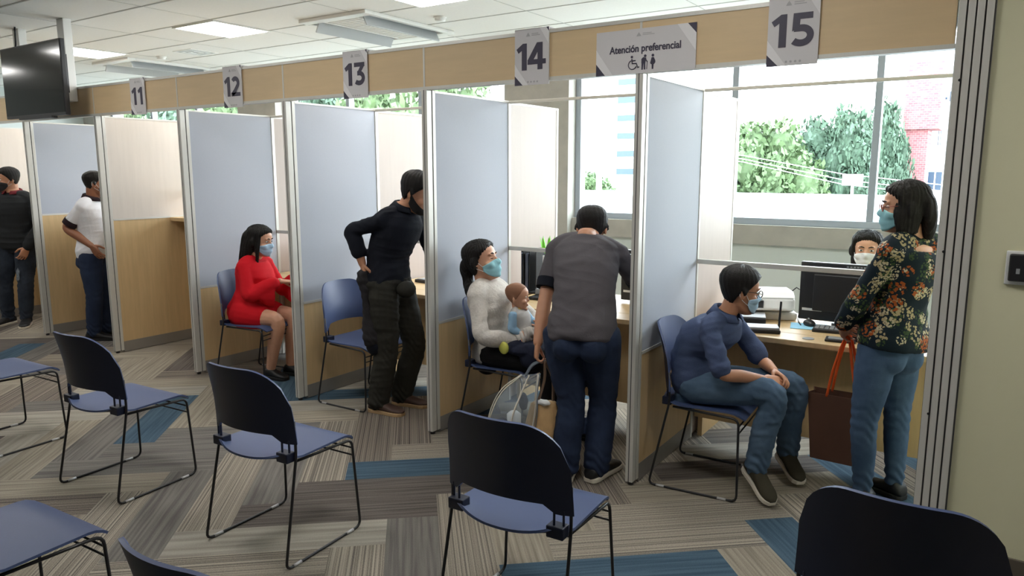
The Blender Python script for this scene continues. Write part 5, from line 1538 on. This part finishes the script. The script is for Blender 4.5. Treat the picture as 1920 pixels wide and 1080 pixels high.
# the worker behind the monitor
person('worker', POSE['worker'], 'staff member with dark hair and a pale mask half hidden behind the right monitor', MAT['skin'], S=.95, sex='f', headk=1.0, face=(.10, -.99, -.04), hair='long', hair_thick=.020,
       locks=[([(0, -.03, .08), (0, -.09, .02), (0, -.10, -.10), (0, -.09, -.22)], [(.07, .04), (.095, .045), (.10, .04), (.07, .025)])],
       top=dict(name='blouse', m=TOP['cream'], sleeve=1.9, cuff=.008, hem=-.10, amp=.003), bottom=dict(name='trousers', m=DEN['black'], w=.01, waist=.1),
       shoes=dict(m=MAT['shoe_black'], sole=MAT['sole_black'], len=.24), mask=MAT['loop'],
       hands=dict(r=dict(d=(.1, -1, -.15), p=(0, -.1, -1), curl=.3), l=dict(d=(-.1, -1, -.15), p=(0, -.1, -1), curl=.3)))
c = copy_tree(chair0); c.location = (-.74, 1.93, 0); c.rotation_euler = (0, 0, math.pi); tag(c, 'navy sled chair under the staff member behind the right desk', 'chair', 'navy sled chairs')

# ------------------------------------------------------------------ things carried
def clear_plastic():
    m = bpy.data.materials.new('clear_vinyl'); m.use_nodes = True
    nt = m.node_tree; p = nt.nodes['Principled BSDF']; o = nt.nodes['Material Output']
    p.inputs['Base Color'].default_value = (.62, .68, .74, 1); p.inputs['Roughness'].default_value = .15
    t = nt.nodes.new('ShaderNodeBsdfTransparent'); t.inputs[0].default_value = (.92, .95, .97, 1)
    x = nt.nodes.new('ShaderNodeMixShader'); x.inputs[0].default_value = .24
    nt.links.new(t.outputs[0], x.inputs[1]); nt.links.new(p.outputs[0], x.inputs[2]); nt.links.new(x.outputs[0], o.inputs[0])
    return m
MAT['vinyl'] = clear_plastic()
MAT['strap_grey'] = fabric('grey_webbing', (112, 120, 130), .08); MAT['tan_leather'] = mat('tan_leather', srgb(196, 160, 112), .55, noise=(20, .1), bump=(30, .3)); MAT['strap_brown'] = mat('brown_strap', srgb(120, 96, 78), .6)
MAT['kraft'] = mat('dark_kraft_paper', srgb(92, 62, 48), .8, noise=(8, .08)); MAT['orange'] = fabric('orange_cord', (226, 92, 40), .05); MAT['navy_cloth'] = fabric('navy_bag_cloth', (34, 38, 54), .1)
grip = V(-1.955, -.165, .655)
r = empty('tote_bag', (-2.09, -.255, .22), 0, 'clear vinyl tote bag with grey piping held by the bending man', 'bag')
o = V(-2.09, -.255, .22)
U1 = unit(V(.80, .60, 0)); N1 = unit(V(-.60, .80, 0)); 
def tp(x, z, y=0): return U1 * x + V(0, 0, z) + N1 * y
rings = [oval(tp(cx, z), U1, N1, a, b, 28, 3) for z, cx, a, b in ((.0, -.03, .115, .055), (.02, -.03, .125, .062), (.12, -.01, .120, .060), (.22, .02, .105, .045), (.30, .06, .075, .025), (.345, .085, .05, .012))]
p = MB(); p.loft(rings); p.build('body', MAT['vinyl'], r, smooth=True)
p = MB()
for s in (-1, 1):
    p.tube(bez([tp(-.15, .01, s * .03), tp(-.125, .14, s * .035), tp(-.065, .26, s * .025), tp(.04, .345, s * .008)], 6), .0035, 8)
    p.tube(bez([tp(.09, .01, s * .03), tp(.11, .14, s * .035), tp(.122, .26, s * .025), tp(.13, .345, s * .008)], 6), .006, 8)
p.tube(bez([tp(-.03, .02, -.062), tp(-.01, .14, -.06), tp(.03, .24, -.04), tp(.08, .345, -.008)], 6), .005, 8)
p.build('piping', MAT['sole_white'], r, smooth=True)
ctr = bez([tp(.10, .0), tp(.118, .14), tp(.120, .24), tp(.135, .35)], 6); hw = np.interp(np.linspace(0, 1, len(ctr)), [0, .5, 1], [.055, .058, .012])
p = MB(); p.sheet(np.array([[c + N1 * w * k + U1 * (.006 * (1 - k * k)) for k in (-1, -.5, 0, .5, 1)] for c, w in zip(ctr, hw)]), .004); p.build('gusset', MAT['strap_grey'], r, smooth=True)
for s in (-1, 1):
    p = MB(); p.tube(bez([tp(.06, .34, s * .008), tp(.10, .40, s * .014), grip - o + V(0, 0, -.01)], 6), .0055, 8); p.build('strap', MAT['strap_grey'], r, smooth=True)
p = MB(); p.tube([tp(.0, .05), tp(.0, .07), tp(.0, .13), tp(.0, .145)], [.03, .038, .038, .02], 18)
b_ = p.build('milk_bottle', MAT['white_plastic'], None, smooth=True); b_.location = o; tag(b_, 'white rounded bottle inside the clear tote bag', 'bottle')
p = MB(); p.ellipsoid(tp(-.06, .06), (.05, .03, .05)); p.ellipsoid(tp(.05, .20), (.03, .02, .05)); 
c2, f2 = remesh(p, .005, 2); b_ = make('folded_cloth', folds(c2, f2, .004, 60, 3), f2, MAT['navy_cloth'], None, (0, 0, 0)); b_.location = o; tag(b_, 'dark folded baby clothes inside the clear tote bag', 'cloth')
r = empty('handbag', (-1.965, -.15, .18), 0, 'tan gathered leather handbag held by the bending man', 'handbag')
p = MB(); nn = 40; rings = []
for z, a, b, w in ((0, .085, .05, 0), (.02, .10, .06, .002), (.10, .098, .055, .004), (.18, .075, .04, .008), (.225, .062, .028, .010), (.235, .05, .02, .008)):
    t = np.arange(nn) * 2 * math.pi / nn; k = 1 + w / .06 * np.sin(t * 9)
    rings.append(np.outer(np.cos(t) * a * k, U1) + np.outer(np.sin(t) * b * k, N1) + V(0, 0, z))
p.loft(rings); p.build('body', MAT['tan_leather'], r, smooth=True)
for s in (-1, 1):
    p = MB(); p.tube(bez([tp(-.035 if s < 0 else .05, .23, s * .01), tp(-.0 if s < 0 else .045, .36, s * .01), grip - V(-1.965, -.15, .18) - V(0, 0, .01)], 6), .008, 8); p.build('strap', MAT['strap_brown'], r, smooth=True)
p = MB(); p.ellipsoid(tp(-.01, .235, -.02), (.05, .025, .018)); c2, f2 = remesh(p, .004, 1); tag(make('ribbon', folds(c2, f2, .003, 90, 2), f2, MAT['paper'], r, (0, 0, 0)), 'white gathered ribbon')
r = empty('diaper_bag', (-2.30, .275, .555), 0, 'dark navy bag lying on the lap of the mother', 'bag')
p = MB(); p.ellipsoid((0, -.02, .03), (.12, .17, .05)); p.ellipsoid((-.06, -.10, .035), (.07, .07, .045)); p.ellipsoid((.05, -.12, .0), (.07, .05, .08))
c2, f2 = remesh(p, .006, 2); make('body', folds(c2, f2, .005, 40, 8), f2, MAT['navy_cloth'], r, (0, 0, 0))
p = MB(); p.ellipsoid((-.105, -.165, .04), (.035, .015, .038)); tag(p.build('lining', mat('lime_lining', srgb(206, 206, 96), .7), r, smooth=True), 'yellow green lining')
r = empty('dark_jacket', (-3.485, .05, .95), 0, 'dark folded jacket hanging from the hand of the man in the black shirt', 'jacket')
p = MB(); p.ellipsoid((-.01, 0, -.02), (.05, .04, .07)); capsule(p, [V(0, 0, -.03), V(.01, .01, -.18), V(.02, .02, -.30), V(.04, .03, -.42)], [.04, .030, .045, .075], 14, 5)
c2, f2 = remesh(p, .006, 2); make('cloth', folds(c2, f2, .006, 40, 5), f2, fabric('charcoal_jacket_cloth', (44, 42, 44), .1), r, (0, 0, 0))
p = MB(); p.ellipsoid((.045, .03, -.47), (.06, .05, .07)); p.build('hood', TOP['black'], r, smooth=True)
# shopping bag of the standing woman
r = empty('shopping_bag', (-.60, .545, .16), -.05, 'tall dark brown paper shopping bag with orange cord handles beside the standing woman', 'shopping bag')
p = MB()
p.sheet(np.array([[[-.13, -.055, 0], [-.16, -.058, .35]], [[.13, -.055, 0], [.13, -.058, .35]]]), .003)
p.sheet(np.array([[[-.13, .055, 0], [-.16, .055, .35]], [[.13, .055, 0], [.13, .055, .35]]]), .003)
for s in (-1, 1):
    xt, xb = (-.16 if s < 0 else .13), s * .13
    p.sheet(np.array([[[xb, -.055, 0], [xt, -.058, .35]], [[xb - s * .012, 0, 0], [xt - s * .02, 0, .35]], [[xb, .055, 0], [xt, .055, .35]]]), .003)
p.box((-.13, -.055, 0), (.13, .055, .003)); p.build('paper_body', MAT['kraft'], r)
for s in (-1, 1):
    p = MB(); p.tube(bez([(-.07, s * .056, .34), (-.045, s * .045, .50), (.005, -.02 + s * .02, .66), (.04, s * .045, .50), (.07, s * .056, .34)], 6), .007, 8); p.build('handle', MAT['orange'], r, smooth=True)
# white earphone cable on the desk
p = MB(); t = np.linspace(0, 14, 60)
p.tube([V(-3.20 + .05 * math.sin(x * 1.3) , .70 + .035 * math.cos(x * 1.9), .757 + .012 * math.sin(x * 2.3)) for x in t], .0035, 6)
tag(p.build('earphone_cable', MAT['white_plastic'], None, True), 'tangled white cable on the desk in front of the man in the black shirt', 'cable')
